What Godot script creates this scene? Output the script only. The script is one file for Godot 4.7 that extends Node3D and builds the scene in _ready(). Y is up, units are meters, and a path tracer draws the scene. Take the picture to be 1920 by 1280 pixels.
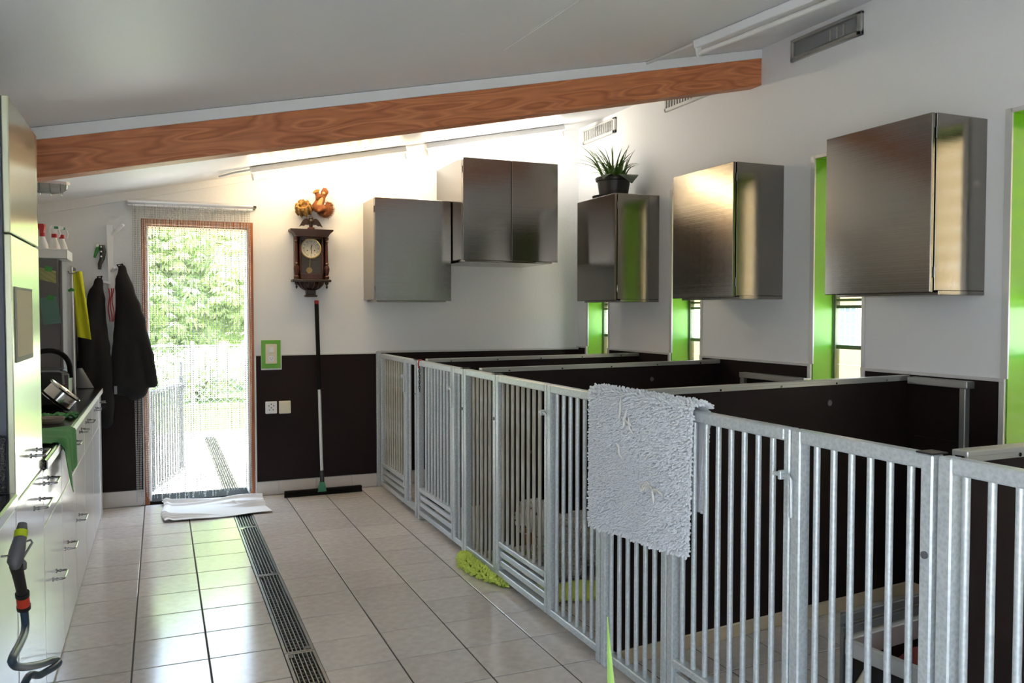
extends Node3D
# A kennel room: tiled corridor, galvanised pens on the right, kitchen units on the left, open door at the far end.
# Metres, y up. The far wall is z = -6.84, the pens' wall x = 3.555, the camera stands at the origin, 1.45 m high.

const ZB := -6.84
const XR := 3.555
const XL := -0.86
const XF := 1.655
var M := {}
var used := {}
var rng := RandomNumberGenerator.new()

# ------------------------------------------------------------------ mesh builder
class MB:
	var v := PackedVector3Array()
	var n := PackedVector3Array()
	var u := PackedVector2Array()
	var t := Transform3D()
	func tri(a: Vector3, b: Vector3, c: Vector3, na: Vector3, nb: Vector3, nc: Vector3, ua := Vector2(), ub := Vector2(), uc := Vector2()) -> void:
		if (b - a).cross(c - a).dot(na + nb + nc) > 0.0:
			var q := b; b = c; c = q
			q = nb; nb = nc; nc = q
			var w := ub; ub = uc; uc = w
		v.append(t * a); v.append(t * b); v.append(t * c)
		n.append((t.basis * na).normalized()); n.append((t.basis * nb).normalized()); n.append((t.basis * nc).normalized())
		u.append(ua); u.append(ub); u.append(uc)
	func uvof(p: Vector3, nn: Vector3) -> Vector2:
		var a := nn.abs()
		if a.x >= a.y and a.x >= a.z: return Vector2(-p.z, -p.y)
		if a.y >= a.z: return Vector2(p.x, p.z)
		return Vector2(p.x, -p.y)
	func quad(a: Vector3, b: Vector3, c: Vector3, d: Vector3, nn: Vector3) -> void:
		tri(a, b, c, nn, nn, nn, uvof(a, nn), uvof(b, nn), uvof(c, nn))
		tri(a, c, d, nn, nn, nn, uvof(a, nn), uvof(c, nn), uvof(d, nn))
	# a box between two corners, edges chamfered by bev
	func box(lo: Vector3, hi: Vector3, bev := 0.0) -> void:
		var c := (lo + hi) / 2.0
		var h := ((hi - lo) / 2.0).abs()
		var b := minf(bev, minf(h.x, minf(h.y, h.z)) * 0.49)
		for ax in 3:
			var a1 := (ax + 1) % 3
			var a2 := (ax + 2) % 3
			for s in [-1.0, 1.0]:
				var nn := Vector3(); nn[ax] = s
				var pts := []
				for k in [[-1, -1], [1, -1], [1, 1], [-1, 1]]:
					var p := Vector3()
					p[ax] = s * h[ax]; p[a1] = k[0] * (h[a1] - b); p[a2] = k[1] * (h[a2] - b)
					pts.append(c + p)
				quad(pts[0], pts[1], pts[2], pts[3], nn)
		if b <= 0.0: return
		for ax in 3:
			var a1 := (ax + 1) % 3
			var a2 := (ax + 2) % 3
			for s1 in [-1.0, 1.0]:
				for s2 in [-1.0, 1.0]:
					var nn := Vector3(); nn[a1] = s1; nn[a2] = s2
					var p := []
					for k in [[-1, 0], [1, 0], [1, 1], [-1, 1]]:
						var q := Vector3()
						q[ax] = k[0] * (h[ax] - b)
						q[a1] = s1 * (h[a1] - (b if k[1] == 1 else 0.0))
						q[a2] = s2 * (h[a2] - (0.0 if k[1] == 1 else b))
						p.append(c + q)
					quad(p[0], p[1], p[2], p[3], nn.normalized())
		for sx in [-1.0, 1.0]:
			for sy in [-1.0, 1.0]:
				for sz in [-1.0, 1.0]:
					var s := Vector3(sx, sy, sz)
					var nn := s.normalized()
					tri(c + s * (h - Vector3(0, b, b)), c + s * (h - Vector3(b, 0, b)), c + s * (h - Vector3(b, b, 0)), nn, nn, nn)
	func obox(center: Vector3, size: Vector3, basis: Basis, bev := 0.0) -> void:
		var keep := t
		t = t * Transform3D(basis, center)
		box(-size / 2.0, size / 2.0, bev)
		t = keep
	# a tube along points; radius a number or an array
	func tube(pts: Array, rad, seg := 10, caps := true, squash := 1.0) -> void:
		var m := pts.size()
		var dirs := []
		for i in m:
			var d: Vector3 = pts[mini(i + 1, m - 1)] - pts[maxi(i - 1, 0)]
			dirs.append(d.normalized() if d.length() > 1e-9 else Vector3.UP)
		var up := Vector3.UP if absf(dirs[0].y) < 0.9 else Vector3.RIGHT
		var side: Vector3 = dirs[0].cross(up).normalized()
		var rings := []
		var along := 0.0
		for i in m:
			var d: Vector3 = dirs[i]
			side = (side - d * side.dot(d)).normalized()
			var oth := d.cross(side)
			var r: float = rad[i] if rad is Array else rad
			if i: along += (pts[i] - pts[i - 1]).length()
			var ring := []
			for k in seg + 1:
				var a := TAU * k / seg
				var nn := side * cos(a) + oth * sin(a) * squash
				ring.append([pts[i] + nn * r, (side * cos(a) + oth * sin(a)).normalized(), Vector2(along, float(k) / seg * TAU * r)])
			rings.append(ring)
		for i in m - 1:
			for k in seg:
				var a = rings[i][k]; var b = rings[i][k + 1]; var c = rings[i + 1][k + 1]; var d = rings[i + 1][k]
				tri(a[0], b[0], c[0], a[1], b[1], c[1], a[2], b[2], c[2])
				tri(a[0], c[0], d[0], a[1], c[1], d[1], a[2], c[2], d[2])
		if caps:
			for e in [0, m - 1]:
				var nn: Vector3 = -dirs[0] if e == 0 else dirs[m - 1]
				for k in seg:
					tri(pts[e], rings[e][k][0], rings[e][k + 1][0], nn, nn, nn)
	func cyl(a: Vector3, b: Vector3, r0: float, r1 := -1.0, seg := 12, caps := true) -> void:
		tube([a, b], [r0, r0 if r1 < 0.0 else r1], seg, caps)
	# profile: Vector2(radius, y), turned about the y axis
	func lathe(prof: Array, seg := 20, at := Vector3.ZERO, sx := 1.0, sz := 1.0, from := 0.0, to := TAU) -> void:
		var m := prof.size()
		for i in m - 1:
			var p: Vector2 = prof[i]; var q: Vector2 = prof[i + 1]
			if p.distance_to(q) < 1e-7: continue
			var d := q - p
			var n2 := Vector2(d.y, -d.x).normalized()
			for k in seg:
				var a := lerpf(from, to, float(k) / seg); var b := lerpf(from, to, float(k + 1) / seg)
				var f := func(w: Vector2, an: float) -> Vector3: return at + Vector3(w.x * cos(an) * sx, w.y, w.x * sin(an) * sz)
				var g := func(an: float) -> Vector3: return Vector3(n2.x * cos(an), n2.y, n2.x * sin(an))
				var na: Vector3 = g.call(a); var nb: Vector3 = g.call(b)
				if p.x > 1e-6: tri(f.call(p, a), f.call(p, b), f.call(q, b), na, nb, nb)
				if q.x > 1e-6: tri(f.call(p, a), f.call(q, b), f.call(q, a), na, nb, na)
	# polygon in x,y pushed from z0 to z1
	func prism(poly: PackedVector2Array, z0: float, z1: float) -> void:
		var idx := Geometry2D.triangulate_polygon(poly)
		for i in range(0, idx.size(), 3):
			for e in [[z0, Vector3(0, 0, -1)], [z1, Vector3(0, 0, 1)]]:
				var p := []
				for k in 3:
					var q := poly[idx[i + k]]
					p.append(Vector3(q.x, q.y, e[0]))
				tri(p[0], p[1], p[2], e[1], e[1], e[1], uvof(p[0], e[1]), uvof(p[1], e[1]), uvof(p[2], e[1]))
		var cw := Geometry2D.is_polygon_clockwise(poly)
		for i in poly.size():
			var a := poly[i]; var b := poly[(i + 1) % poly.size()]
			var d := (b - a).normalized()
			var nn := Vector3(d.y, -d.x, 0) * (-1.0 if cw else 1.0)
			quad(Vector3(a.x, a.y, z0), Vector3(b.x, b.y, z0), Vector3(b.x, b.y, z1), Vector3(a.x, a.y, z1), nn)
	# a sheet with thickness: f(u, v) -> Vector3 for u, v in 0..1
	func sheet(f: Callable, nu: int, nv: int, thick := 0.004) -> void:
		var P := []
		for i in nu + 1:
			var row := []
			for j in nv + 1: row.append(f.call(float(i) / nu, float(j) / nv))
			P.append(row)
		var N := []
		for i in nu + 1:
			var row := []
			for j in nv + 1:
				var du: Vector3 = P[mini(i + 1, nu)][j] - P[maxi(i - 1, 0)][j]
				var dv: Vector3 = P[i][mini(j + 1, nv)] - P[i][maxi(j - 1, 0)]
				row.append(du.cross(dv).normalized())
			N.append(row)
		for s in [1.0, -1.0]:
			for i in nu:
				for j in nv:
					var q := []
					for k in [[0, 0], [1, 0], [1, 1], [0, 1]]:
						var nn: Vector3 = N[i + k[0]][j + k[1]]
						q.append([P[i + k[0]][j + k[1]] + nn * thick * 0.5 * s, nn * s, Vector2(float(i + k[0]) / nu, float(j + k[1]) / nv)])
					tri(q[0][0], q[1][0], q[2][0], q[0][1], q[1][1], q[2][1], q[0][2], q[1][2], q[2][2])
					tri(q[0][0], q[2][0], q[3][0], q[0][1], q[2][1], q[3][1], q[0][2], q[2][2], q[3][2])
		var edge := []
		for i in nu: edge.append([i, 0, i + 1, 0]); edge.append([i, nv, i + 1, nv])
		for j in nv: edge.append([0, j, 0, j + 1]); edge.append([nu, j, nu, j + 1])
		for e in edge:
			var a: Vector3 = P[e[0]][e[1]]; var b: Vector3 = P[e[2]][e[3]]
			var na: Vector3 = N[e[0]][e[1]]; var nb: Vector3 = N[e[2]][e[3]]
			var nn := (b - a).cross(na).normalized()
			var mid: Vector3 = P[nu / 2][nv / 2]
			if nn.dot(a - mid) < 0.0: nn = -nn
			var h := thick * 0.5
			tri(a - na * h, b - nb * h, b + nb * h, nn, nn, nn)
			tri(a - na * h, b + nb * h, a + na * h, nn, nn, nn)
	func ball(c: Vector3, r: Vector3, seg := 12, rows := 8) -> void:
		for i in rows:
			for k in seg:
				var q := []
				for e in [[i, k], [i + 1, k], [i + 1, k + 1], [i, k + 1]]:
					var th: float = PI * e[0] / rows; var ph: float = TAU * e[1] / seg
					var d := Vector3(sin(th) * cos(ph), cos(th), sin(th) * sin(ph))
					q.append([c + d * r, (d / r).normalized()])
				if i < rows - 1: tri(q[0][0], q[1][0], q[2][0], q[0][1], q[1][1], q[2][1])
				if i > 0: tri(q[0][0], q[2][0], q[3][0], q[0][1], q[2][1], q[3][1])
	func mesh() -> ArrayMesh:
		var a := []
		a.resize(Mesh.ARRAY_MAX)
		a[Mesh.ARRAY_VERTEX] = v; a[Mesh.ARRAY_NORMAL] = n; a[Mesh.ARRAY_TEX_UV] = u
		var m := ArrayMesh.new()
		m.add_surface_from_arrays(Mesh.PRIMITIVE_TRIANGLES, a)
		return m

# ------------------------------------------------------------------ a smooth body out of tapered capsules (surface nets)
# bones: [from, to, radius from, radius to]; one continuous skin, normals from the field
func body(bones: Array, cell: float, k := 0.03, ripple := 0.0, rfreq := 60.0) -> MB:
	var mb := MB.new()
	var lo := Vector3(1e9, 1e9, 1e9); var hi := -lo
	for b in bones:
		for e in 2:
			var r: float = b[2 + e] + cell * 2.5 + k * 0.3
			lo = lo.min(b[e] - Vector3.ONE * r); hi = hi.max(b[e] + Vector3.ONE * r)
	var nx := int(ceil((hi.x - lo.x) / cell)) + 1; var ny := int(ceil((hi.y - lo.y) / cell)) + 1; var nz := int(ceil((hi.z - lo.z) / cell)) + 1
	var F := PackedFloat32Array(); F.resize(nx * ny * nz); F.fill(1.0)
	for b in bones:
		var a: Vector3 = b[0]; var c: Vector3 = b[1]; var ra: float = b[2]; var rb: float = b[3]
		var ab := c - a; var l2 := maxf(ab.length_squared(), 1e-9)
		var pad := maxf(ra, rb) + k + cell * 2.0
		var p0 := ((a.min(c) - Vector3.ONE * pad - lo) / cell).floor(); var p1 := ((a.max(c) + Vector3.ONE * pad - lo) / cell).ceil()
		for z in range(maxi(0, int(p0.z)), mini(nz, int(p1.z) + 1)):
			for y in range(maxi(0, int(p0.y)), mini(ny, int(p1.y) + 1)):
				for x in range(maxi(0, int(p0.x)), mini(nx, int(p1.x) + 1)):
					var p := lo + Vector3(x, y, z) * cell
					var h := clampf((p - a).dot(ab) / l2, 0.0, 1.0)
					var d := (p - a - ab * h).length() - lerpf(ra, rb, h)
					var i := x + nx * (y + ny * z)
					var f := F[i]
					var w := clampf(0.5 + 0.5 * (f - d) / k, 0.0, 1.0)
					F[i] = lerpf(f, d, w) - k * w * (1.0 - w)
	if ripple > 0.0:
		for z in nz:
			for y in ny:
				for x in nx:
					var i := x + nx * (y + ny * z)
					if absf(F[i]) < 0.05:
						var p := lo + Vector3(x, y, z) * cell
						F[i] += ripple * sin(p.x * rfreq + 2.0 * sin(p.y * rfreq * 0.4)) * sin(p.y * rfreq * 0.35 + p.z * rfreq * 0.8)
	var at := {}
	var P := PackedVector3Array(); var N := PackedVector3Array()
	for z in nz - 1:
		for y in ny - 1:
			for x in nx - 1:
				var i := x + nx * (y + ny * z)
				var neg := 0; var sum := Vector3(); var cnt := 0
				var val := [F[i], F[i + 1], F[i + nx], F[i + nx + 1], F[i + nx * ny], F[i + nx * ny + 1], F[i + nx * ny + nx], F[i + nx * ny + nx + 1]]
				for q in 8: if val[q] < 0.0: neg += 1
				if neg == 0 or neg == 8: continue
				for q in 8:
					for ax in 3:
						var r := q | (1 << ax)
						if r == q: continue
						if (val[q] < 0.0) != (val[r] < 0.0):
							var f: float = val[q] / (val[q] - val[r])
							var pq := Vector3(q & 1, (q >> 1) & 1, q >> 2); var pr := Vector3(r & 1, (r >> 1) & 1, r >> 2)
							sum += pq.lerp(pr, f); cnt += 1
				at[i] = P.size()
				P.append(lo + (Vector3(x, y, z) + sum / cnt) * cell)
				var g := Vector3(val[1] + val[3] + val[5] + val[7] - val[0] - val[2] - val[4] - val[6], val[2] + val[3] + val[6] + val[7] - val[0] - val[1] - val[4] - val[5], val[4] + val[5] + val[6] + val[7] - val[0] - val[1] - val[2] - val[3])
				N.append(g.normalized())
	var st := [1, nx, nx * ny]
	for z in range(1, nz - 1):
		for y in range(1, ny - 1):
			for x in range(1, nx - 1):
				var i := x + nx * (y + ny * z)
				for ax in 3:
					if (F[i] < 0.0) == (F[i + st[ax]] < 0.0): continue
					var s1: int = st[(ax + 1) % 3]; var s2: int = st[(ax + 2) % 3]
					var q := [at.get(i, -1), at.get(i - s1, -1), at.get(i - s1 - s2, -1), at.get(i - s2, -1)]
					if q.has(-1): continue
					mb.tri(P[q[0]], P[q[1]], P[q[2]], N[q[0]], N[q[1]], N[q[2]])
					mb.tri(P[q[0]], P[q[2]], P[q[3]], N[q[0]], N[q[2]], N[q[3]])
	return mb

# ------------------------------------------------------------------ nodes
func numbered(called: String, parent: Node) -> String:
	var key := str(parent.get_instance_id()) + called
	used[key] = used.get(key, -1) + 1
	return called if used[key] == 0 else "%s_%03d" % [called, used[key]]

func thing(called: String, label: String, category: String, at := Vector3.ZERO, turn := 0.0, group := "") -> Node3D:
	var o := Node3D.new()
	o.name = numbered(called, self)
	add_child(o, true)
	o.position = at; o.rotation.y = turn
	tag(o, label, category, group)
	return o

func tag(o: Node, label: String, category: String, group := "") -> Node:
	o.set_meta("label", label); o.set_meta("category", category)
	if group: o.set_meta("group", group)
	return o

func obj(called: String, shape, mat: Material, parent: Node = self) -> MeshInstance3D:
	var o := MeshInstance3D.new()
	o.name = numbered(called, parent)
	o.mesh = shape.mesh() if shape is MB else shape
	o.material_override = mat
	parent.add_child(o, true)
	return o

func struct(called: String, shape, mat: Material, label := "") -> MeshInstance3D:
	var o := obj(called, shape, mat)
	o.set_meta("kind", "structure")
	if label: tag(o, label, "room")
	return o

func many(called: String, mesh: Mesh, mat: Material, places: Array, parent: Node = self, tints: Array = []) -> MultiMeshInstance3D:
	var mm := MultiMesh.new()
	mm.transform_format = MultiMesh.TRANSFORM_3D
	if tints.size(): mm.use_colors = true
	mm.mesh = mesh
	mm.instance_count = places.size()
	for i in places.size():
		mm.set_instance_transform(i, places[i])
		if tints.size(): mm.set_instance_color(i, tints[i])
	var o := MultiMeshInstance3D.new()
	o.name = numbered(called, parent)
	o.multimesh = mm
	o.material_override = mat
	o.set_meta("kind", "stuff")
	parent.add_child(o, true)
	return o

func one_box(lo: Vector3, hi: Vector3, bev := 0.0) -> MB:
	var b := MB.new(); b.box(lo, hi, bev); return b

func one_cyl(a: Vector3, b: Vector3, r: float, seg := 12) -> MB:
	var m := MB.new(); m.cyl(a, b, r, -1.0, seg); return m

func c8(r: int, g: int, b: int) -> Color: return Color8(r, g, b)

func mat(called: String, c: Color, rough := 0.6, metal := 0.0, spec := 0.5) -> StandardMaterial3D:
	var m := StandardMaterial3D.new()
	m.resource_name = called
	m.albedo_color = c; m.roughness = rough; m.metallic = metal; m.metallic_specular = spec
	M[called] = m
	return m

func noise_tex(freq: float, seed_: int, ramp: Array, w := 512, h := 512, type := FastNoiseLite.TYPE_SIMPLEX_SMOOTH, octaves := 4, seamless := true) -> NoiseTexture2D:
	var f := FastNoiseLite.new()
	f.noise_type = type; f.frequency = freq; f.seed = seed_; f.fractal_octaves = octaves
	var t := NoiseTexture2D.new()
	t.width = w; t.height = h; t.seamless = seamless; t.noise = f
	if ramp.size():
		var g := Gradient.new()
		var off := PackedFloat32Array(); var col := PackedColorArray()
		for r in ramp: off.append(r[0]); col.append(r[1])
		g.offsets = off; g.colors = col
		t.color_ramp = g
	return t

func tri_map(m: StandardMaterial3D, s: Vector3) -> void:
	m.uv1_triplanar = true
	m.uv1_scale = s

func ceil_y(x: float) -> float: return 2.394 + 0.2076 * x

# ------------------------------------------------------------------ the scene
func _ready() -> void:
	rng.seed = 7
	var cam := Camera3D.new()
	cam.name = "camera"
	cam.position = Vector3(0, 1.45, 0)
	cam.rotation = Vector3(-0.0340923, -0.4000411, 0)
	cam.fov = rad_to_deg(2.0 * atan(640.0 / 1560.0))
	cam.near = 0.05; cam.far = 200.0
	add_child(cam)
	var we := WorldEnvironment.new()
	we.name = "daylight"
	var e := Environment.new()
	var sm := ProceduralSkyMaterial.new()
	sm.sky_top_color = Color(0.76, 0.87, 1.0); sm.sky_horizon_color = Color(0.95, 0.98, 1.0); sm.sky_curve = 0.2
	sm.ground_bottom_color = Color(0.7, 0.7, 0.66); sm.ground_horizon_color = Color(0.85, 0.85, 0.82)
	var sky := Sky.new(); sky.sky_material = sm
	e.background_mode = Environment.BG_SKY; e.sky = sky
	e.background_energy_multiplier = SKY_E
	e.tonemap_mode = Environment.TONE_MAPPER_LINEAR
	e.tonemap_exposure = 1.1
	e.sdfgi_enabled = true; e.ssao_enabled = true; e.ssil_enabled = true
	we.environment = e
	add_child(we)
	var sun := DirectionalLight3D.new()
	sun.name = "sun"
	sun.light_color = Color(1.0, 0.96, 0.88); sun.light_energy = SUN_E
	sun.light_angular_distance = 0.6; sun.shadow_enabled = true
	sun.sky_mode = DirectionalLight3D.SKY_MODE_LIGHT_ONLY
	add_child(sun)
	sun.look_at_from_position(Vector3(-2.0, 8.5, -0.9), Vector3.ZERO)
	materials()
	shell()
	windows()
	outdoors()
	lamps()
	wall_cabinets()
	kitchen()
	pens()
	back_wall_things()
	corner_things()
	soft_things()

const SKY_E := 11.0
const SUN_E := 17.0

func materials() -> void:
	var m := mat("white_paint", c8(231, 232, 234), 0.7, 0.0, 0.35)
	m.normal_enabled = true
	m.normal_texture = noise_tex(0.05, 3, [], 256, 256)
	(m.normal_texture as NoiseTexture2D).as_normal_map = true
	(m.normal_texture as NoiseTexture2D).bump_strength = 1.2
	m.normal_scale = 0.25
	tri_map(m, Vector3(2.2, 2.2, 2.2))
	m = mat("ceiling_paint", c8(240, 242, 246), 0.42, 0.0, 0.45)
	m = mat("white_board", c8(242, 243, 246), 0.5)
	m = mat("dark_panel", c8(37, 28, 27), 0.5, 0.0, 0.22)
	m = mat("grout", c8(74, 67, 61), 0.95)
	for i in 4:
		m = mat("tile_%d" % i, Color(1.0, 0.99, 0.98), 0.2, 0.0, 0.5)
		var s: float = [0.0, -0.02, 0.015, -0.008][i]
		m.albedo_texture = noise_tex(0.05, 20 + i, [[0.0, Color(0.80 + s, 0.775 + s, 0.75 + s)], [0.5, Color(0.835 + s, 0.815 + s, 0.80 + s)], [1.0, Color(0.87 + s, 0.855 + s, 0.84 + s)]], 512, 512, FastNoiseLite.TYPE_SIMPLEX_SMOOTH, 6)
		m.uv1_scale = Vector3(0.7, 0.7, 1); m.uv1_offset = Vector3(0.13 * i, 0.31 * i, 0)
		m.roughness = 0.15; m.metallic_specular = 0.72
	m = mat("base_tile", c8(206, 199, 192), 0.25)
	m = mat("beige_tile", c8(208, 190, 162), 0.3)
	m = mat("green_paint", c8(98, 168, 30), 0.32)
	m = mat("alu", c8(176, 176, 172), 0.42, 0.75)
	m = mat("white_alu", c8(206, 206, 204), 0.4, 0.2)
	# brushed steel: fine grooves along the sheet
	var im := Image.create(128, 512, false, Image.FORMAT_RGB8)
	var r2 := RandomNumberGenerator.new(); r2.seed = 5
	for y in 512:
		var s := r2.randfn(0.0, 0.05)
		for x in 128:
			var q := clampf(s + r2.randfn(0.0, 0.02), -0.3, 0.3)
			im.set_pixel(x, y, Color(0.5 + 0.5 * r2.randfn(0.0, 0.004), 0.5 + 0.5 * q, 1.0))
	m = mat("steel", c8(142, 138, 133), 0.16, 1.0)
	m.normal_enabled = true; m.normal_texture = ImageTexture.create_from_image(im); m.normal_scale = 0.55
	m.roughness_texture = noise_tex(0.008, 41, [[0.0, Color(0.75, 0.75, 0.75)], [1.0, Color(1, 1, 1)]], 256, 256)
	tri_map(m, Vector3(8.0, 17.0, 8.0))
	var polished := mat("polished_steel", c8(205, 203, 200), 0.14, 1.0)
	m = mat("chrome", c8(140, 140, 142), 0.14, 1.0)
	m = mat("clock_back", c8(24, 13, 10), 0.7, 0.0, 0.2)
	m = mat("old_brass", c8(150, 122, 66), 0.4, 0.8)
	# galvanised steel with its spangle
	m = mat("galvanised", Color.WHITE, 0.4, 0.3)
	m.albedo_texture = noise_tex(0.05, 51, [[0.0, Color(0.70, 0.73, 0.745)], [0.45, Color(0.77, 0.795, 0.81)], [1.0, Color(0.84, 0.86, 0.87)]], 512, 512, FastNoiseLite.TYPE_CELLULAR, 2)
	m.roughness_texture = noise_tex(0.02, 52, [[0.0, Color(0.8, 0.8, 0.8)], [1.0, Color(1, 1, 1)]], 256, 256)
	tri_map(m, Vector3(3.1, 3.1, 3.1))
	m = mat("galvanised_dull", Color.WHITE, 0.5, 0.4)
	m.albedo_texture = noise_tex(0.02, 53, [[0.0, Color(0.60, 0.575, 0.51)], [0.5, Color(0.68, 0.665, 0.62)], [1.0, Color(0.76, 0.76, 0.745)]], 512, 512)
	tri_map(m, Vector3(1.3, 0.7, 1.3))
	# the beam: grain runs along it
	m = mat("beam_wood", Color.WHITE, 0.5)
	m.albedo_texture = noise_tex(0.0042, 61, wood_ramp(Color(0.85, 0.56, 0.385), Color(0.79, 0.49, 0.31), Color(0.55, 0.28, 0.155)), 1024, 512, FastNoiseLite.TYPE_SIMPLEX_SMOOTH, 2)
	m.detail_enabled = true
	m.detail_albedo = noise_tex(0.02, 62, [[0.0, Color(0.84, 0.82, 0.80)], [0.5, Color(0.97, 0.96, 0.95)], [1.0, Color(1, 1, 1)]], 512, 512)
	m.detail_blend_mode = BaseMaterial3D.BLEND_MODE_MUL
	m.detail_uv_layer = BaseMaterial3D.DETAIL_UV_1
	m.uv1_scale = Vector3(0.24, 3.4, 1)
	m = mat("door_wood", Color.WHITE, 0.45)
	m.albedo_texture = noise_tex(0.01, 63, [[0.0, Color(0.52, 0.27, 0.12)], [1.0, Color(0.70, 0.42, 0.22)]], 256, 256)
	m.uv1_scale = Vector3(6, 0.8, 1)
	m = mat("dark_wood", Color.WHITE, 0.35)
	m.albedo_texture = noise_tex(0.012, 64, [[0.0, Color(0.15, 0.065, 0.04)], [0.5, Color(0.25, 0.11, 0.065)], [1.0, Color(0.34, 0.16, 0.09)]], 256, 256)
	m.uv1_scale = Vector3(9, 2.0, 1)
	m = mat("dark_wood_edge", c8(36, 18, 14), 0.35)
	m = mat("lacquer", c8(232, 233, 236), 0.13, 0.0, 0.6)
	m = mat("lacquer_edge", c8(214, 214, 220), 0.3)
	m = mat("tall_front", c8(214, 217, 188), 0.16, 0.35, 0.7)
	m = mat("granite", Color.WHITE, 0.18)
	m.albedo_texture = noise_tex(0.09, 71, [[0.0, Color(0.05, 0.05, 0.055)], [0.55, Color(0.13, 0.13, 0.14)], [0.8, Color(0.33, 0.33, 0.35)], [1.0, Color(0.6, 0.6, 0.62)]], 512, 512)
	tri_map(m, Vector3(3, 3, 3))
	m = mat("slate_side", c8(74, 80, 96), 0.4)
	m = mat("locker_grey", c8(98, 96, 97), 0.6, 0.0)
	m = mat("black_plastic", c8(24, 24, 25), 0.4)
	m = mat("black_rubber", c8(26, 24, 22), 0.8, 0.0, 0.2)
	m = mat("black_cloth", c8(15, 15, 17), 0.9)
	m.rim_enabled = true; m.rim = 0.08
	m = mat("white_plastic", c8(228, 228, 226), 0.35)
	m = mat("cream_plastic", c8(222, 214, 190), 0.4)
	m = mat("red_plastic", c8(176, 26, 34), 0.35)
	m = mat("green_plastic", c8(52, 140, 52), 0.4)
	m = mat("teal_plastic", c8(58, 132, 100), 0.4)
	m = mat("green_cloth", c8(78, 142, 84), 0.9)
	m.backlight_enabled = true; m.backlight = Color(0.12, 0.2, 0.12)
	m = mat("yellow_cloth", c8(204, 204, 36), 0.95)
	m.rim_enabled = true; m.rim = 0.3
	m = mat("navy_cloth", c8(26, 30, 72), 0.9)
	m = mat("grey_plastic", c8(120, 122, 124), 0.5)
	m = mat("hose_blue", c8(40, 66, 86), 0.35)
	m = mat("gun_grey", c8(86, 88, 92), 0.4)
	m = mat("lime_plastic", c8(180, 200, 30), 0.4)
	m = mat("orange_red", c8(206, 58, 34), 0.4)
	m = mat("paper", c8(214, 206, 176), 0.8)
	m = mat("paper_mount", c8(150, 152, 140), 0.6)
	m = mat("note_teal", c8(92, 126, 116), 0.8)
	m = mat("note_olive", c8(150, 150, 96), 0.45)
	m = mat("terracotta_dish", c8(150, 138, 126), 0.5)
	m = mat("pot_black", c8(30, 29, 30), 0.5)
	m = mat("soil", c8(50, 38, 28), 0.95)
	m = mat("leaf_green", c8(70, 104, 34), 0.45)
	m.backlight_enabled = true; m.backlight = Color(0.25, 0.4, 0.1)
	m = mat("leaf_dark", c8(60, 72, 50), 0.4)
	m = mat("blade_green", c8(188, 226, 130), 0.4)
	m.backlight_enabled = true; m.backlight = Color(0.4, 0.6, 0.2)
	m = mat("lime_shag", c8(212, 230, 110), 0.9)
	m = mat("lime_core", c8(120, 146, 36), 0.95)
	m = mat("clock_glass", Color(0.95, 0.95, 0.95, 0.03), 0.0, 0.0, 0.2)
	m.transparency = BaseMaterial3D.TRANSPARENCY_ALPHA
	m = mat("lime_mat", c8(150, 176, 44), 0.9)
	m = mat("grey_chenille", c8(224, 226, 231), 0.95)
	m.rim_enabled = true; m.rim = 0.5
	m = mat("white_lint", c8(236, 234, 230), 0.9)
	m = mat("towel_white", c8(232, 231, 230), 0.95)
	m = mat("fur_grey", c8(206, 200, 194), 0.95)
	m.rim_enabled = true; m.rim = 0.3
	m = mat("fur_tan", c8(150, 98, 60), 0.95)
	m = mat("fur_red", c8(112, 64, 32), 0.95)
	m = mat("fur_cream", c8(170, 130, 86), 0.9)
	m = mat("nose_black", c8(22, 20, 20), 0.3)
	m = mat("bark", c8(120, 88, 50), 0.9)
	m.albedo_texture = noise_tex(0.05, 66, [[0.0, Color(0.25, 0.16, 0.07)], [0.5, Color(0.55, 0.40, 0.20)], [1.0, Color(0.75, 0.62, 0.35)]], 128, 128)
	m.albedo_color = Color.WHITE
	tri_map(m, Vector3(9, 9, 9))
	m = mat("clock_face", c8(228, 220, 196), 0.5)
	m = mat("brass", c8(190, 160, 90), 0.3, 0.9)
	m = mat("ink", c8(30, 28, 30), 0.6)
	m = mat("glass", Color(0.9, 0.95, 0.92, 0.06), 0.0)
	m.transparency = BaseMaterial3D.TRANSPARENCY_ALPHA
	m = mat("frosted_glass", Color(0.85, 0.85, 0.82, 0.5), 0.2)
	m.transparency = BaseMaterial3D.TRANSPARENCY_ALPHA
	m = mat("frame_olive", c8(104, 116, 84), 0.45)
	m = mat("cream_slat", c8(244, 232, 196), 0.6)
	m.backlight_enabled = true; m.backlight = Color(0.95, 0.9, 0.8)
	m = mat("chain_alu", c8(178, 178, 174), 0.4, 0.5)
	m = mat("dark_channel", c8(30, 29, 28), 0.6)
	m = mat("grate_steel", c8(128, 126, 122), 0.32, 0.8)
	m = mat("concrete", Color.WHITE, 0.9)
	m.albedo_texture = noise_tex(0.02, 81, [[0.0, Color(0.72, 0.71, 0.68)], [1.0, Color(0.84, 0.83, 0.80)]], 512, 512)
	tri_map(m, Vector3(0.5, 0.5, 0.5))
	m = mat("grass", Color.WHITE, 0.95)
	m.albedo_texture = noise_tex(0.03, 82, [[0.0, Color(0.24, 0.33, 0.11)], [1.0, Color(0.44, 0.52, 0.26)]], 512, 512)
	tri_map(m, Vector3(0.4, 0.4, 0.4))
	m = mat("leaf_tree", Color.WHITE, 0.6)
	m.vertex_color_use_as_albedo = true
	m.backlight_enabled = true; m.backlight = Color(0.7, 0.8, 0.5)
	m = mat("trunk", c8(96, 84, 70), 0.9)
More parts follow.
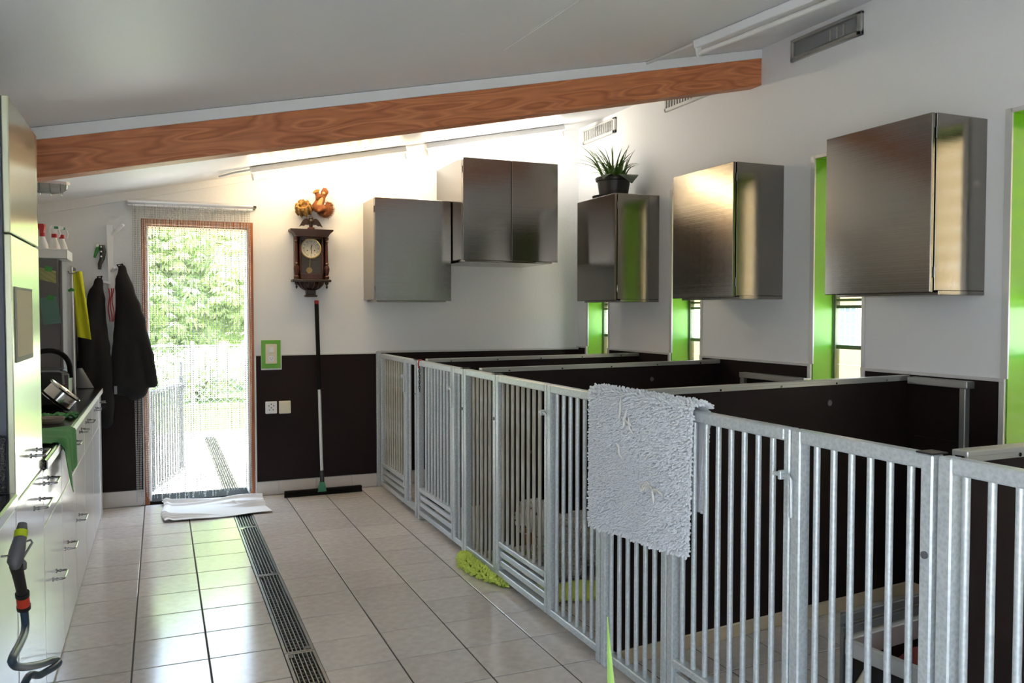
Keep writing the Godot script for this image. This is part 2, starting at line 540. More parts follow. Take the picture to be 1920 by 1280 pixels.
	m = mat("gate_grey", c8(78, 80, 82), 0.7)
	m = mat("rail_silver", c8(226, 227, 230), 0.35, 0.5)
	m = mat("fence_white", c8(216, 216, 214), 0.4, 0.3)
	m = mat("brick_pink", c8(222, 140, 118), 0.8)
	m = mat("roof_dark", c8(90, 86, 84), 0.8)

func wood_ramp(light: Color, mid: Color, dark: Color) -> Array:
	var out := []
	var k := 0
	for i in 14:
		var p := float(i) / 13.0
		out.append([p, light.lerp(mid, 0.5 + 0.5 * sin(i * 2.1)) if k % 2 == 0 else (dark.lerp(light, 0.45) if i % 4 == 1 else dark.lerp(light, 0.7))])
		k += 1
	return out

# windows in the pens' wall: z of the far and near edge of each opening
const WIN := [[-6.65, -6.27], [-5.315, -4.94], [-3.84, -3.457], [-2.612, -2.23], [-1.2, -0.82], [0.2, 0.58]]
const WIN_LO := 0.45
const WIN_HI := 2.36
const WALL_T := 0.19
const DOOR_X0 := -0.088
const DOOR_X1 := 0.645
const DOOR_H := 2.115
const ZR := 2.6

func shell() -> void:
	# floor: slab, grout bed on both sides of the drain, tiles one by one
	var floor_ := Node3D.new()
	floor_.name = "floor"; floor_.set_meta("kind", "structure")
	floor_.set_meta("label", "beige square tiles with dark joints across the whole room"); floor_.set_meta("category", "floor")
	add_child(floor_)
	var b := MB.new()
	b.box(Vector3(-1.2, -0.3, -7.1), Vector3(3.9, -0.06, ZR + 0.2))
	obj("slab", b, M.grout, floor_)
	b = MB.new()
	b.box(Vector3(XL, -0.06, ZB), Vector3(0.466, -0.0035, -0.2))
	b.box(Vector3(0.597, -0.06, ZB), Vector3(XR, -0.0035, -0.2))
	obj("grout", b, M.grout, floor_)
	b = MB.new()
	b.box(Vector3(XL, -0.06, -0.2), Vector3(XR, 0.0, ZR))
	obj("screed", b, M.tile_0, floor_)
	var cols := [[-0.86, -0.424], [-0.424, -0.124], [-0.124, 0.171], [0.171, 0.468], [0.595, 0.899], [0.899, 1.204], [1.204, 1.509], [1.509, 1.812]]
	for k in 6: cols.append([1.812 + 0.303 * k, minf(1.812 + 0.303 * (k + 1), XR)])
	var rows := []
	for k in range(-7, 13): rows.append([-3.355 - 0.3148 * (k + 1), -3.355 - 0.3148 * k])
	var shapes := {}
	for c in cols.size():
		for r in rows.size():
			if cols[c][1] - cols[c][0] < 0.05: continue
			var z0: float = maxf(rows[r][0], ZB); var z1: float = rows[r][1]
			if z1 - z0 < 0.03 or z1 > -0.6: continue
			if c == 0 and z1 > -3.0: continue
			var w: float = cols[c][1] - cols[c][0] - 0.0068; var d := z1 - z0 - 0.0068
			var key := "%.3f %.3f" % [w, d]
			if not shapes.has(key): shapes[key] = one_box(Vector3(-w / 2, -0.02, -d / 2), Vector3(w / 2, 0, d / 2), 0.0016).mesh()
			var o := obj("tile", shapes[key], M["tile_%d" % rng.randi_range(0, 3)], floor_)
			o.position = Vector3((cols[c][0] + cols[c][1]) / 2, rng.randf_range(-0.0004, 0.0004), (z0 + z1) / 2)
			o.rotation.y = 0.0 if rng.randf() < 0.5 or absf(w - d) > 0.02 else PI
	# walls
	b = MB.new()
	b.box(Vector3(XL - 0.25, -0.3, ZB - 0.26), Vector3(DOOR_X0, 3.4, ZB))
	b.box(Vector3(DOOR_X1, -0.3, ZB - 0.26), Vector3(XR + WALL_T, 3.4, ZB))
	b.box(Vector3(DOOR_X0, DOOR_H, ZB - 0.26), Vector3(DOOR_X1, 3.4, ZB))
	b.box(Vector3(DOOR_X0, -0.3, ZB - 0.26), Vector3(DOOR_X1, -0.005, ZB))
	struct("wall_back", b, M.white_paint)
	b = MB.new()
	b.box(Vector3(XL - 0.25, -0.3, ZB), Vector3(XL, 3.4, LD[0]))
	b.box(Vector3(XL - 0.25, -0.3, LD[1]), Vector3(XL, 3.4, ZR + 0.25))
	b.box(Vector3(XL - 0.25, LD[2], LD[0]), Vector3(XL, 3.4, LD[1]))
	b.box(Vector3(XL - 0.25, -0.3, LD[0]), Vector3(XL, 0.0, LD[1]))
	struct("wall_left", b, M.white_paint)
	# glazed double door behind the viewer on the left
	var gd := Node3D.new(); gd.name = "door_2"; gd.set_meta("kind", "structure"); add_child(gd)
	var lz: float = (LD[0] + LD[1]) / 2
	for q in [[LD[0], LD[0] + 0.07], [lz - 0.07, lz + 0.07], [LD[1] - 0.07, LD[1]]]:
		obj("stile", one_box(Vector3(XL - 0.16, 0.0, q[0]), Vector3(XL - 0.1, LD[2], q[1]), 0.004), M.white_plastic, gd)
	for q in [[0.0, 0.12], [LD[2] - 0.07, LD[2]]]:
		obj("rail", one_box(Vector3(XL - 0.16, q[0], LD[0]), Vector3(XL - 0.1, q[1], LD[1]), 0.004), M.white_plastic, gd)
	obj("pane", one_box(Vector3(XL - 0.132, 0.1, LD[0] + 0.05), Vector3(XL - 0.128, LD[2] - 0.05, LD[1] - 0.05)), M.glass, gd)
	b = MB.new()
	var z := ZB
	for w in WIN:
		b.box(Vector3(XR, -0.3, z), Vector3(XR + WALL_T, 3.4, w[0]))
		b.box(Vector3(XR, -0.3, w[0]), Vector3(XR + WALL_T, WIN_LO, w[1]))
		b.box(Vector3(XR, WIN_HI, w[0]), Vector3(XR + WALL_T, 3.4, w[1]))
		z = w[1]
	b.box(Vector3(XR, -0.3, z), Vector3(XR + WALL_T, 3.4, ZR + 0.25))
	struct("wall_right", b, M.white_paint)
	# the closed end behind the camera
	b = MB.new()
	b.box(Vector3(XL, -0.3, ZR), Vector3(RD[0], 3.4, ZR + 0.25))
	b.box(Vector3(RD[1], -0.3, ZR), Vector3(XR, 3.4, ZR + 0.25))
	b.box(Vector3(RD[0], RD[2], ZR), Vector3(RD[1], 3.4, ZR + 0.25))
	b.box(Vector3(RD[0], -0.3, ZR), Vector3(RD[1], 0.0, ZR + 0.25))
	struct("wall_rear", b, M.white_paint)
	var rd := Node3D.new(); rd.name = "door_3"; rd.set_meta("kind", "structure"); add_child(rd)
	for q in [[RD[0], RD[0] + 0.08], [RD[1] - 0.08, RD[1]]]:
		obj("stile", one_box(Vector3(q[0], 0.0, ZR + 0.1), Vector3(q[1], RD[2], ZR + 0.16), 0.004), M.white_plastic, rd)
	for q in [[0.0, 0.12], [RD[2] - 0.08, RD[2]]]:
		obj("rail", one_box(Vector3(RD[0], q[0], ZR + 0.1), Vector3(RD[1], q[1], ZR + 0.16), 0.004), M.white_plastic, rd)
	obj("pane", one_box(Vector3(RD[0] + 0.05, 0.1, ZR + 0.128), Vector3(RD[1] - 0.05, RD[2] - 0.05, ZR + 0.132)), M.glass, rd)
	# ceiling rises to the right
	b = MB.new()
	var poly := PackedVector2Array([Vector2(XL - 0.4, ceil_y(XL - 0.4)), Vector2(XR + 0.5, ceil_y(XR + 0.5)), Vector2(XR + 0.5, ceil_y(XR + 0.5) + 0.25), Vector2(XL - 0.4, ceil_y(XL - 0.4) + 0.25)])
	b.prism(poly, ZB - 0.6, ZR + 0.5)
	struct("ceiling", b, M.ceiling_paint)
	# plastered seam on the ceiling
	for q in [[Vector2(1.60, -2.95), Vector2(1.545, -3.75), 0.006], [Vector2(1.57, -2.95), Vector2(1.555, -3.45), 0.004]]:
		var p0: Vector2 = q[0]; var p1: Vector2 = q[1]
		b = MB.new()
		b.tube([Vector3(p0.x, ceil_y(p0.x), p0.y), Vector3((p0.x + p1.x) / 2 + 0.004, ceil_y((p0.x + p1.x) / 2), (p0.y + p1.y) / 2), Vector3(p1.x, ceil_y(p1.x), p1.y)], q[2], 6, true, 0.3)
		struct("trim_8" if q[2] > 0.005 else "trim_9", b, M.white_board)
	# beam with the white packing board on top of it
	var ang := atan(0.2076)
	var bs := Basis(Vector3(0, 0, 1), ang)
	var up := bs.y
	var mid := Vector3((XL + XR) / 2, 0, -4.38)
	var len := (XR - XL) / cos(ang) + 0.02
	mid.y = ceil_y(mid.x)
	var be := MB.new()
	be.box(Vector3(-len / 2, -0.085, -0.06), Vector3(len / 2, 0.085, 0.06), 0.004)
	var beam := obj("roof_beam", be, M.beam_wood)
	beam.transform = Transform3D(bs, mid - up * (0.055 + 0.085))
	tag(beam, "orange-brown wooden roof beam sloping up to the right across the ceiling", "beam")
	be = MB.new()
	be.box(Vector3(-len / 2, -0.028, -0.06), Vector3(len / 2, 0.027, 0.064), 0.002)
	var pk := obj("packing_board", be, M.white_board)
	pk.transform = Transform3D(bs, mid - up * 0.029)
	tag(pk, "long white painted board between the ceiling and the wooden beam", "board")
	# white cover strip on the far wall under the ceiling
	b = MB.new()
	b.prism(PackedVector2Array([Vector2(XL, ceil_y(XL)), Vector2(0.93, ceil_y(0.93)), Vector2(0.93, ceil_y(0.93) - 0.045), Vector2(XL, ceil_y(XL) - 0.075)]), ZB, ZB + 0.014)
	struct("trim_1", b, M.white_paint)
	# dark panelling and tiled skirting on the far wall
	b = MB.new()
	b.box(Vector3(0.692, 0.112, ZB), Vector3(1.66, 1.112, ZB + 0.012), 0.001)
	b.box(Vector3(1.664, 0.112, ZB), Vector3(XR, 1.118, ZB + 0.012), 0.001)
	b.box(Vector3(XL, 0.12, ZB), Vector3(-0.13, 1.1, ZB + 0.012), 0.001)
	struct("trim_2", b, M.dark_panel)
	b = MB.new()
	b.box(Vector3(0.692, 1.112, ZB), Vector3(1.66, 1.12, ZB + 0.016))
	b.box(Vector3(1.664, 1.118, ZB), Vector3(XR, 1.134, ZB + 0.016))
	struct("trim_3", b, M.white_alu)
	var bb := Node3D.new(); bb.name = "baseboard_back"; bb.set_meta("kind", "structure"); add_child(bb)
	var xs := [0.69, 0.858, 1.153, 1.447, 1.70, 2.0, 2.3, 2.6, 2.9, 3.2, XR]
	for i in xs.size() - 1:
		obj("tile", one_box(Vector3(xs[i] + 0.0015, 0.0, ZB), Vector3(xs[i + 1] - 0.0015, 0.109, ZB + 0.011), 0.002), M.base_tile, bb)
	for q in [[-0.86, -0.43], [-0.43, -0.132]]:
		obj("tile", one_box(Vector3(q[0], 0.0, ZB), Vector3(q[1] - 0.003, 0.117, ZB + 0.011), 0.002), M.base_tile, bb)
	# dark panelling between the windows of the pens' wall, with its pale top strip
	b = MB.new(); var b2 := MB.new(); var b3 := MB.new()
	var edges := [ZB]
	for w in WIN: edges.append(w[0]); edges.append(w[1])
	edges.append(ZR)
	for i in range(0, edges.size(), 2):
		b.box(Vector3(XR - 0.012, 0.07, edges[i] + 0.03), Vector3(XR, 1.135, edges[i + 1] - 0.026), 0.001)
		b2.box(Vector3(XR - 0.018, 1.135, edges[i]), Vector3(XR, 1.15, edges[i + 1]), 0.001)
		if i > 0: b2.box(Vector3(XR - 0.016, WIN_LO, edges[i]), Vector3(XR, 1.136, edges[i] + 0.03), 0.001)
		if i < edges.size() - 2: b2.box(Vector3(XR - 0.016, WIN_LO, edges[i + 1] - 0.026), Vector3(XR, 1.136, edges[i + 1]), 0.001)
		b3.box(Vector3(XR - 0.012, 0, edges[i]), Vector3(XR, 0.07, edges[i + 1]), 0.002)
	struct("trim_4", b, M.dark_panel)
	struct("trim_5", b2, M.white_alu)
	struct("baseboard_right", b3, M.beige_tile)
	# door lining, threshold and brown frame
	var door := Node3D.new(); door.name = "door_1"; door.set_meta("kind", "structure"); add_child(door)
	for q in [[DOOR_X0 - 0.034, DOOR_X0], [DOOR_X1, DOOR_X1 + 0.034]]:
		obj("jamb", one_box(Vector3(q[0], 0.0, ZB - 0.05), Vector3(q[1], DOOR_H + 0.04, ZB + 0.018), 0.003), M.door_wood, door)
	obj("head", one_box(Vector3(DOOR_X0 - 0.034, DOOR_H, ZB - 0.05), Vector3(DOOR_X1 + 0.034, DOOR_H + 0.042, ZB + 0.02), 0.003), M.door_wood, door)
	for q in [[DOOR_X0, DOOR_X0 + 0.012], [DOOR_X1 - 0.012, DOOR_X1]]:
		obj("lining", one_box(Vector3(q[0], 0.0, ZB - 0.262), Vector3(q[1], DOOR_H, ZB - 0.02), 0.002), M.white_alu, door)
	obj("lining", one_box(Vector3(DOOR_X0, DOOR_H - 0.012, ZB - 0.262), Vector3(DOOR_X1, DOOR_H, ZB - 0.02), 0.002), M.door_wood, door)
	obj("threshold", one_box(Vector3(DOOR_X0 - 0.03, -0.01, ZB - 0.27), Vector3(DOOR_X1 + 0.03, 0.022, ZB + 0.012), 0.004), M.black_rubber, door)
	# white trim beside the door, over the dark panel edge
	struct("trim_6", one_box(Vector3(0.679, 0.0, ZB), Vector3(0.693, 1.12, ZB + 0.02), 0.002), M.white_alu)

const LD := [-0.1, 1.9, 2.12]
const RD := [-0.75, 0.35, 2.1]

func windows() -> void:
	for i in WIN.size():
		var z0: float = WIN[i][0]; var z1: float = WIN[i][1]
		var w := Node3D.new(); w.name = "window_%d" % (i + 1); w.set_meta("kind", "structure"); add_child(w)
		var t := 0.006
		var xo := XR + WALL_T
		# green lining boards
		obj("reveal", one_box(Vector3(XR, WIN_LO, z0), Vector3(xo - 0.04, WIN_HI, z0 + t)), M.green_paint, w)
		obj("reveal", one_box(Vector3(XR, WIN_LO, z1 - t), Vector3(xo - 0.04, WIN_HI, z1)), M.green_paint, w)
		obj("reveal", one_box(Vector3(XR, WIN_HI - t, z0), Vector3(xo - 0.04, WIN_HI, z1)), M.green_paint, w)
		obj("sill", one_box(Vector3(XR, WIN_LO, z0), Vector3(xo - 0.04, WIN_LO + t, z1)), M.green_paint, w)
		# pale edge strips round the opening
		obj("edge_strip", one_box(Vector3(XR - 0.007, 1.15, z0 - 0.026), Vector3(XR + 0.003, WIN_HI + 0.014, z0 + t + 0.002), 0.001), M.white_alu, w)
		obj("edge_strip", one_box(Vector3(XR - 0.007, 1.15, z1 - t - 0.002), Vector3(XR + 0.003, WIN_HI + 0.014, z1 + 0.014), 0.001), M.white_alu, w)
		obj("edge_strip", one_box(Vector3(XR - 0.007, WIN_HI - t, z0), Vector3(XR + 0.003, WIN_HI + 0.014, z1), 0.001), M.white_alu, w)
		# frame with its cross bars
		var xf := xo - 0.04
		for q in [[z0 + 0.006, z0 + 0.022], [z1 - 0.03, z1]]:
			obj("stile", one_box(Vector3(xf, WIN_LO, q[0]), Vector3(xf + 0.04, WIN_HI, q[1]), 0.003), M.frame_olive, w)
		for q in [[WIN_LO, 0.5], [1.238, 1.262], [1.478, 1.496], [1.52, 1.535], [WIN_HI - 0.04, WIN_HI]]:
			obj("cross_bar", one_box(Vector3(xf, q[0], z0 + 0.03), Vector3(xf + 0.04, q[1], z1 - 0.03), 0.003), M.frame_olive, w)
		obj("pane", one_box(Vector3(xf + 0.018, 0.48, z0 + 0.03), Vector3(xf + 0.022, WIN_HI - 0.03, z1 - 0.03)), M.glass, w)
		# cream boards close the lower light from outside
		var k := 0
		for q in range(18):
			var y := 0.48 + q * 0.095 if q < 8 else 1.497 + (q - 8) * 0.095
			obj("slat", one_box(Vector3(xf + 0.042, y, z0 - 0.02), Vector3(xf + 0.050, y + 0.092, z1 + 0.02), 0.003), M.cream_slat, w)

# ------------------------------------------------------------------ outside
func outdoors() -> void:
	var b := MB.new()
	b.box(Vector3(-14, -0.3, -10.9), Vector3(0.45, -0.008, ZB - 0.262))
	b.box(Vector3(0.595, -0.3, -10.9), Vector3(3.9, -0.008, ZB - 0.262))
	b.box(Vector3(0.45, -0.3, -7.16), Vector3(0.595, -0.008, ZB - 0.262))
	b.box(Vector3(0.45, -0.3, -10.9), Vector3(0.595, -0.008, -10.4))
	b.box(Vector3(3.84, -0.3, -10.9), Vector3(16, -0.05, 8))
	b.box(Vector3(-14, -0.3, ZR + 0.26), Vector3(3.84, -0.05, 14))
	struct("ground_paving", b, M.concrete)
	b = MB.new()
	b.box(Vector3(-40, -0.3, -60), Vector3(40, -0.02, -10.9))
	var lawn := struct("ground_lawn", b, M.grass)
	lawn.set_meta("label", "bright lawn behind the paved strip outside the open door"); lawn.set_meta("category", "lawn")
	# drain grate in the paving, in line with the one indoors
	grate("long slotted drain grate in the sunlit paving outside the door", -10.395, -7.165, 0.453, 0.592, -0.008)
	struct("ground_channel", one_box(Vector3(0.45, -0.32, -10.4), Vector3(0.595, -0.12, -7.16)), M.dark_channel)
	# small barred gate standing open outside the door
	var t := thing("yard_gate", "small white barred gate standing open outside the doorway", "gate", Vector3(-0.085, 0.03, -7.16), atan2(0.90, 0.27) + PI / 2 - PI / 2)
	t.rotation.y = atan2(0.915, 0.265)
	var L := 0.93
	obj("stile", one_box(Vector3(0, 0, -0.016), Vector3(0.032, 0.80, 0.016), 0.003), M.gate_grey, t)
	obj("stile", one_box(Vector3(L - 0.032, 0, -0.016), Vector3(L, 0.86, 0.016), 0.003), M.gate_grey, t)
	for y in [0.0, 0.77]: obj("rail", one_box(Vector3(0.03, y, -0.014), Vector3(L - 0.03, y + 0.03, 0.014), 0.003), M.gate_grey, t)
	for k in 11: obj("bar", one_cyl(Vector3(0.09 + k * 0.075, 0.025, 0), Vector3(0.09 + k * 0.075, 0.775, 0), 0.008, 8), M.gate_grey, t)
	var lt := MB.new()
	lt.box(Vector3(L - 0.04, 0.74, 0.014), Vector3(L + 0.05, 0.78, 0.03), 0.003)
	lt.cyl(Vector3(L - 0.016, 0.8, 0), Vector3(L - 0.016, 0.98, 0), 0.012)
	obj("latch", lt, M.gun_grey, t)
	# chain link fence at the end of the lawn
	t = thing("chain_link_fence", "low white chain-link fence between the lawn and the trees", "fence", Vector3(0, 0, -13.6))
	for k in 7: obj("post", one_cyl(Vector3(-4.35 + k * 1.6, -0.05, 0), Vector3(-4.35 + k * 1.6, 1.02, 0), 0.03, 10), M.fence_white, t)
	b = MB.new()
	b.cyl(Vector3(-5, 0.95, 0), Vector3(5.4, 0.95, 0), 0.012, -1, 6)
	obj("top_wire", b, M.fence_white, t)
	b = MB.new()
	for k in 104:
		for s in [-1, 1]:
			var x := -5.0 + k * 0.1
			var pts := []
			for q in 10: pts.append(Vector3(x + s * (0.05 if q % 2 else -0.05), 0.02 + q * 0.1, 0.004 * s))
			b.tube(pts, 0.005, 4, false)
	var wm := obj("wire_mesh", b, M.fence_white, t); wm.set_meta("kind", "stuff")
	# shrubs and trees behind the fence
	var leaf := leaf_mesh()
	var trees := [
		["bushy light green tree with hanging leaves directly behind the lawn fence", Vector3(0.2, 0, -18.2), 2.6, 5.6, 0, 8500],
		["taller yellow-green tree farther right behind the lawn fence", Vector3(2.6, 0, -19.6), 2.7, 6.4, 1, 7500],
		["darker green tree at the left edge behind the lawn fence", Vector3(-3.2, 0, -19.0), 2.8, 6.0, 2, 3600],
		["dense green tree at the far right behind the lawn fence", Vector3(6.4, 0, -21.0), 3.2, 6.5, 2, 3000],
	]
	for a in trees: tree(leaf, a[0], a[1], a[2], a[3], a[4], a[5])
	for a in [["low pale green shrub behind the left of the lawn fence", Vector3(-0.7, 0, -14.6), 0.7], ["low pale green shrub behind the middle of the lawn fence", Vector3(0.55, 0, -14.9), 0.62], ["low pale green shrub behind the right of the lawn fence", Vector3(1.7, 0, -14.7), 0.72]]:
		var s := thing("shrub", a[0], "shrub", a[1], 0.0, "shrubs behind the lawn fence")
		var pl := []; var tn := []
		for k in 420:
			var d: Vector3 = Vector3(rng.randfn(), rng.randfn(), rng.randfn()).normalized() * pow(rng.randf(), 0.4)
			pl.append(Transform3D(Basis.from_euler(Vector3(rng.randf_range(-0.7, 0.7), rng.randf() * TAU, rng.randf_range(-0.7, 0.7))).scaled(Vector3.ONE * rng.randf_range(0.5, 0.8)), Vector3(0, a[2] * 0.75, 0) + d * Vector3(a[2] * 1.1, a[2] * 0.75, a[2] * 0.7)))
			tn.append(Color(0.70, 0.74, 0.55).lerp(Color(0.92, 0.93, 0.86), rng.randf()))
		many("foliage", leaf, M.leaf_tree, pl, s, tn)
		var st := MB.new()
		for k in 5: st.cyl(Vector3(0, -0.02, 0), Vector3(rng.randf_range(-0.4, 0.4), 0.7, rng.randf_range(-0.2, 0.2)), 0.018, 0.008, 6)
		obj("stem", st, M.trunk, s)
	# what the windows of the pens look out on
	t = thing("neighbour_house", "pale pink brick house seen through the window beside the front cabinet", "house", Vector3(9.6, -0.05, -8.6))
	obj("wall", one_box(Vector3(0, 0, -3), Vector3(5, 2.6, 3)), M.brick_pink, t)
	b = MB.new()
	b.prism(PackedVector2Array([Vector2(-0.3, 2.6), Vector2(5.3, 2.6), Vector2(2.5, 4.4)]), -3.2, 3.2)
	obj("roof", b, M.roof_dark, t)
	for k in 2:
		var w := obj("window", one_box(Vector3(-0.04, 0.9, -1.9 + k * 2.4), Vector3(0.02, 2.1, -0.7 + k * 2.4), 0.01), M.white_plastic, t)
		obj("pane", one_box(Vector3(-0.05, 1.0, -1.8 + k * 2.4), Vector3(-0.03, 2.0, -0.8 + k * 2.4)), M.slate_side, w)
	t = thing("mesh_panel", "white wire mesh panel outside the window by the front cabinet", "fence", Vector3(5.6, -0.05, -5.75))
	for q in [[-0.75, -0.68], [0.68, 0.75]]: obj("post", one_box(Vector3(-0.03, 0, q[0]), Vector3(0.03, 2.1, q[1]), 0.004), M.fence_white, t)
	for k in 22: obj("wire", one_cyl(Vector3(0, 0.1, -0.67 + k * 0.0638), Vector3(0, 2.0, -0.67 + k * 0.0638), 0.004, 6), M.fence_white, t)
	for k in 20: obj("wire", one_cyl(Vector3(0, 0.1 + k * 0.1, -0.68), Vector3(0, 0.1 + k * 0.1, 0.68), 0.004, 6), M.fence_white, t)

func leaf_mesh() -> ArrayMesh:
	var b := MB.new()
	for k in 7:
		var keep := b.t
		var a := (k - 3) * 0.42
		b.t = Transform3D(Basis.from_euler(Vector3(0.5 + 0.15 * sin(k * 2.3), a * 1.6, 0.25 * sin(k * 1.7))), Vector3(sin(a) * 0.05, -0.02 * absf(k - 3), 0))
		var l := 0.15; var w := 0.028
		var up := Vector3(0, 1, 0.2).normalized()
		var p := [Vector3(0, 0, 0), Vector3(-w, -0.006, l * 0.4), Vector3(0, 0.006, l * 0.45), Vector3(w, -0.006, l * 0.4), Vector3(0, -0.03, l)]
		b.tri(p[0], p[1], p[2], up, up, up); b.tri(p[0], p[2], p[3], up, up, up)
		b.tri(p[1], p[4], p[2], up, up, up); b.tri(p[2], p[4], p[3], up, up, up)
		b.t = keep
	return b.mesh()

func tree(leaf: Mesh, label: String, at: Vector3, r: float, h: float, tone: int, count: int) -> void:
	var t := thing("tree", label, "tree", at, 0.0, "trees behind the lawn fence")
	var tr := MB.new()
	tr.tube([Vector3(0, -0.05, 0), Vector3(0.06, h * 0.25, 0.05), Vector3(-0.05, h * 0.5, 0), Vector3(0, h * 0.8, 0)], [0.16, 0.13, 0.09, 0.03], 8)
	var blobs := []
	for k in 40:
		var d := Vector3(rng.randf_range(-1, 1), rng.randf_range(-1, 1), rng.randf_range(-1, 1))
		if d.length() > 1.0: d = d.normalized() * rng.randf_range(0.6, 1.0)
		var c := Vector3(d.x * r * 0.85, h * 0.52 + d.y * h * 0.42, d.z * r * 0.7)
		blobs.append([c, rng.randf_range(0.5, 0.85)])
		tr.tube([Vector3(0, clampf(c.y * 0.6, 0.4, h * 0.7), 0), c * Vector3(0.5, 0.85, 0.5), c], [0.05, 0.03, 0.01], 6)
	obj("trunk", tr, M.trunk, t)
	var pl := []; var tn := []
	var tones := [[Color(0.48, 0.60, 0.27), Color(0.74, 0.80, 0.48)], [Color(0.54, 0.64, 0.28), Color(0.80, 0.84, 0.52)], [Color(0.40, 0.53, 0.24), Color(0.64, 0.74, 0.40)]]
	for k in count:
		var bl = blobs[rng.randi_range(0, blobs.size() - 1)]
		var d := Vector3(rng.randfn(), rng.randfn() * 0.75, rng.randfn()).normalized() * pow(rng.randf(), 0.35) * float(bl[1])
		pl.append(Transform3D(Basis.from_euler(Vector3(rng.randf_range(0.1, 1.1), rng.randf() * TAU, rng.randf_range(-0.5, 0.5))).scaled(Vector3.ONE * rng.randf_range(0.8, 1.35)), Vector3(bl[0]) + d))
		tn.append(tones[tone][0].lerp(tones[tone][1], rng.randf()))
	many("foliage", leaf, M.leaf_tree, pl, t, tn)

# ------------------------------------------------------------------ lamps
func fixture(label: String, p0: Vector3, p1: Vector3, lit: float, color: Color, group := "", tube_side := 0.0) -> void:
	var d := (p1 - p0).normalized()
	var L := p0.distance_to(p1)
	var up := Vector3(-sin(atan(0.2076)), cos(atan(0.2076)), 0)
	var side := d.cross(up).normalized()
	up = side.cross(d).normalized()
	var t := thing("tube_light", label, "lamp", (p0 + p1) / 2.0, 0.0, group)
	t.basis = Basis(d, up, side)
	obj("housing", one_box(Vector3(-L / 2, -0.045, -0.022), Vector3(L / 2, 0, 0.022), 0.004), M.white_board, t)
	for s in [-1.0, 1.0]:
		var e := MB.new()
		e.box(Vector3(s * (L / 2 - 0.012) - 0.008, -0.098, tube_side - 0.02), Vector3(s * (L / 2 - 0.012) + 0.008, -0.02, tube_side + 0.02), 0.004)
		e.box(Vector3(s * (L / 2 - 0.012) - 0.008, -0.05, minf(tube_side, 0)), Vector3(s * (L / 2 - 0.012) + 0.008, -0.02, maxf(tube_side, 0.001)), 0.002)
		obj("end_cap", e, M.white_plastic, t)
	var m := StandardMaterial3D.new()
	m.albedo_color = c8(238, 238, 236); m.roughness = 0.3
	if lit > 0.0:
		m.emission_enabled = true; m.emission = color; m.emission_energy_multiplier = 2.2
	obj("tube", one_cyl(Vector3(-L / 2 + 0.02, -0.075, tube_side), Vector3(L / 2 - 0.02, -0.075, tube_side), 0.0135, 12), m, t)
	if lit > 0.0:
		for k in 14:
			var l := OmniLight3D.new()
			l.name = "tube_glow_%d" % k
			l.light_color = color; l.light_energy = lit / 14.0; l.light_size = 0.014
			l.omni_range = 14.0; l.omni_attenuation = 2.0; l.shadow_enabled = true
			l.position = Vector3(-L / 2 + L * (k + 0.5) / 14.0, -0.106, tube_side)
			t.add_child(l)

func lamps() -> void:
	var z := -6.42
	var c := func(x: float, zz: float) -> Vector3: return Vector3(x, ceil_y(x) - 0.002, zz)
	fixture("warm-white fluorescent tube light glowing above the wall clock", c.call(0.62, z), c.call(1.80, z), TUBE_E, Color(1.0, 0.87, 0.66), "", -0.03)
	fixture("cool-white fluorescent tube light glowing above the double steel cabinet", c.call(1.96, z), c.call(3.19, z), TUBE_E * 1.05, Color(1.0, 0.965, 0.90), "", -0.03)
	fixture("unlit white tube light on the ceiling in front of the beam", c.call(2.765, -3.92), c.call(3.02, -2.72), 0.0, Color.WHITE)
	# conduit running from the unlit lamp to the beam
	var b := MB.new()
	b.tube([c.call(2.70, -4.315) - Vector3(0, 0.012, 0), c.call(2.77, -3.94) - Vector3(0, 0.012, 0)], 0.008, 8)
	tag(obj("cable_conduit", b, M.white_plastic), "thin white conduit between the beam and the unlit tube light", "pipe")
	b = MB.new()
	b.tube([c.call(0.42, -6.60) - Vector3(0, 0.012, 0), c.call(0.52, -6.5) - Vector3(0, 0.012, 0), c.call(0.63, -6.42) - Vector3(0, 0.02, 0)], 0.008, 8)
	tag(obj("cable_conduit", b, M.white_plastic), "short white cable conduit at the left end of the warm tube light", "pipe")
	# oval bulkhead lamp under the beam
	var t := thing("bulkhead_lamp", "oval glass bulkhead lamp under the left end of the beam", "lamp", Vector3(-0.50, 2.085, -4.60))
	b = MB.new()
	b.lathe([Vector2(0, 0.0), Vector2(1.0, 0.0), Vector2(1.0, -0.014), Vector2(0, -0.014)], 24, Vector3.ZERO, 0.105, 0.06)
	b.box(Vector3(-0.03, 0.0, -0.03), Vector3(0.03, ceil_y(-0.5) - 2.085 - 0.001, 0.03), 0.002)
	obj("base", b, M.white_plastic, t)
	b = MB.new()
	b.lathe([Vector2(0.95, -0.014), Vector2(0.92, -0.035), Vector2(0.7, -0.052), Vector2(0.3, -0.06), Vector2(0, -0.061)], 24, Vector3.ZERO, 0.1, 0.055)
	obj("glass_cover", b, M.frosted_glass, t)
	for k in 4:
		b = MB.new()
		var p := []
		for q in 13:
			var a := PI * q / 12.0
			p.append(Vector3((k - 1.5) * 0.045, -0.014 - 0.05 * sin(a), cos(a) * 0.055))
		b.tube(p, 0.0022, 5)
		obj("cage_wire", b, M.chrome, t)

const TUBE_E := 0.55

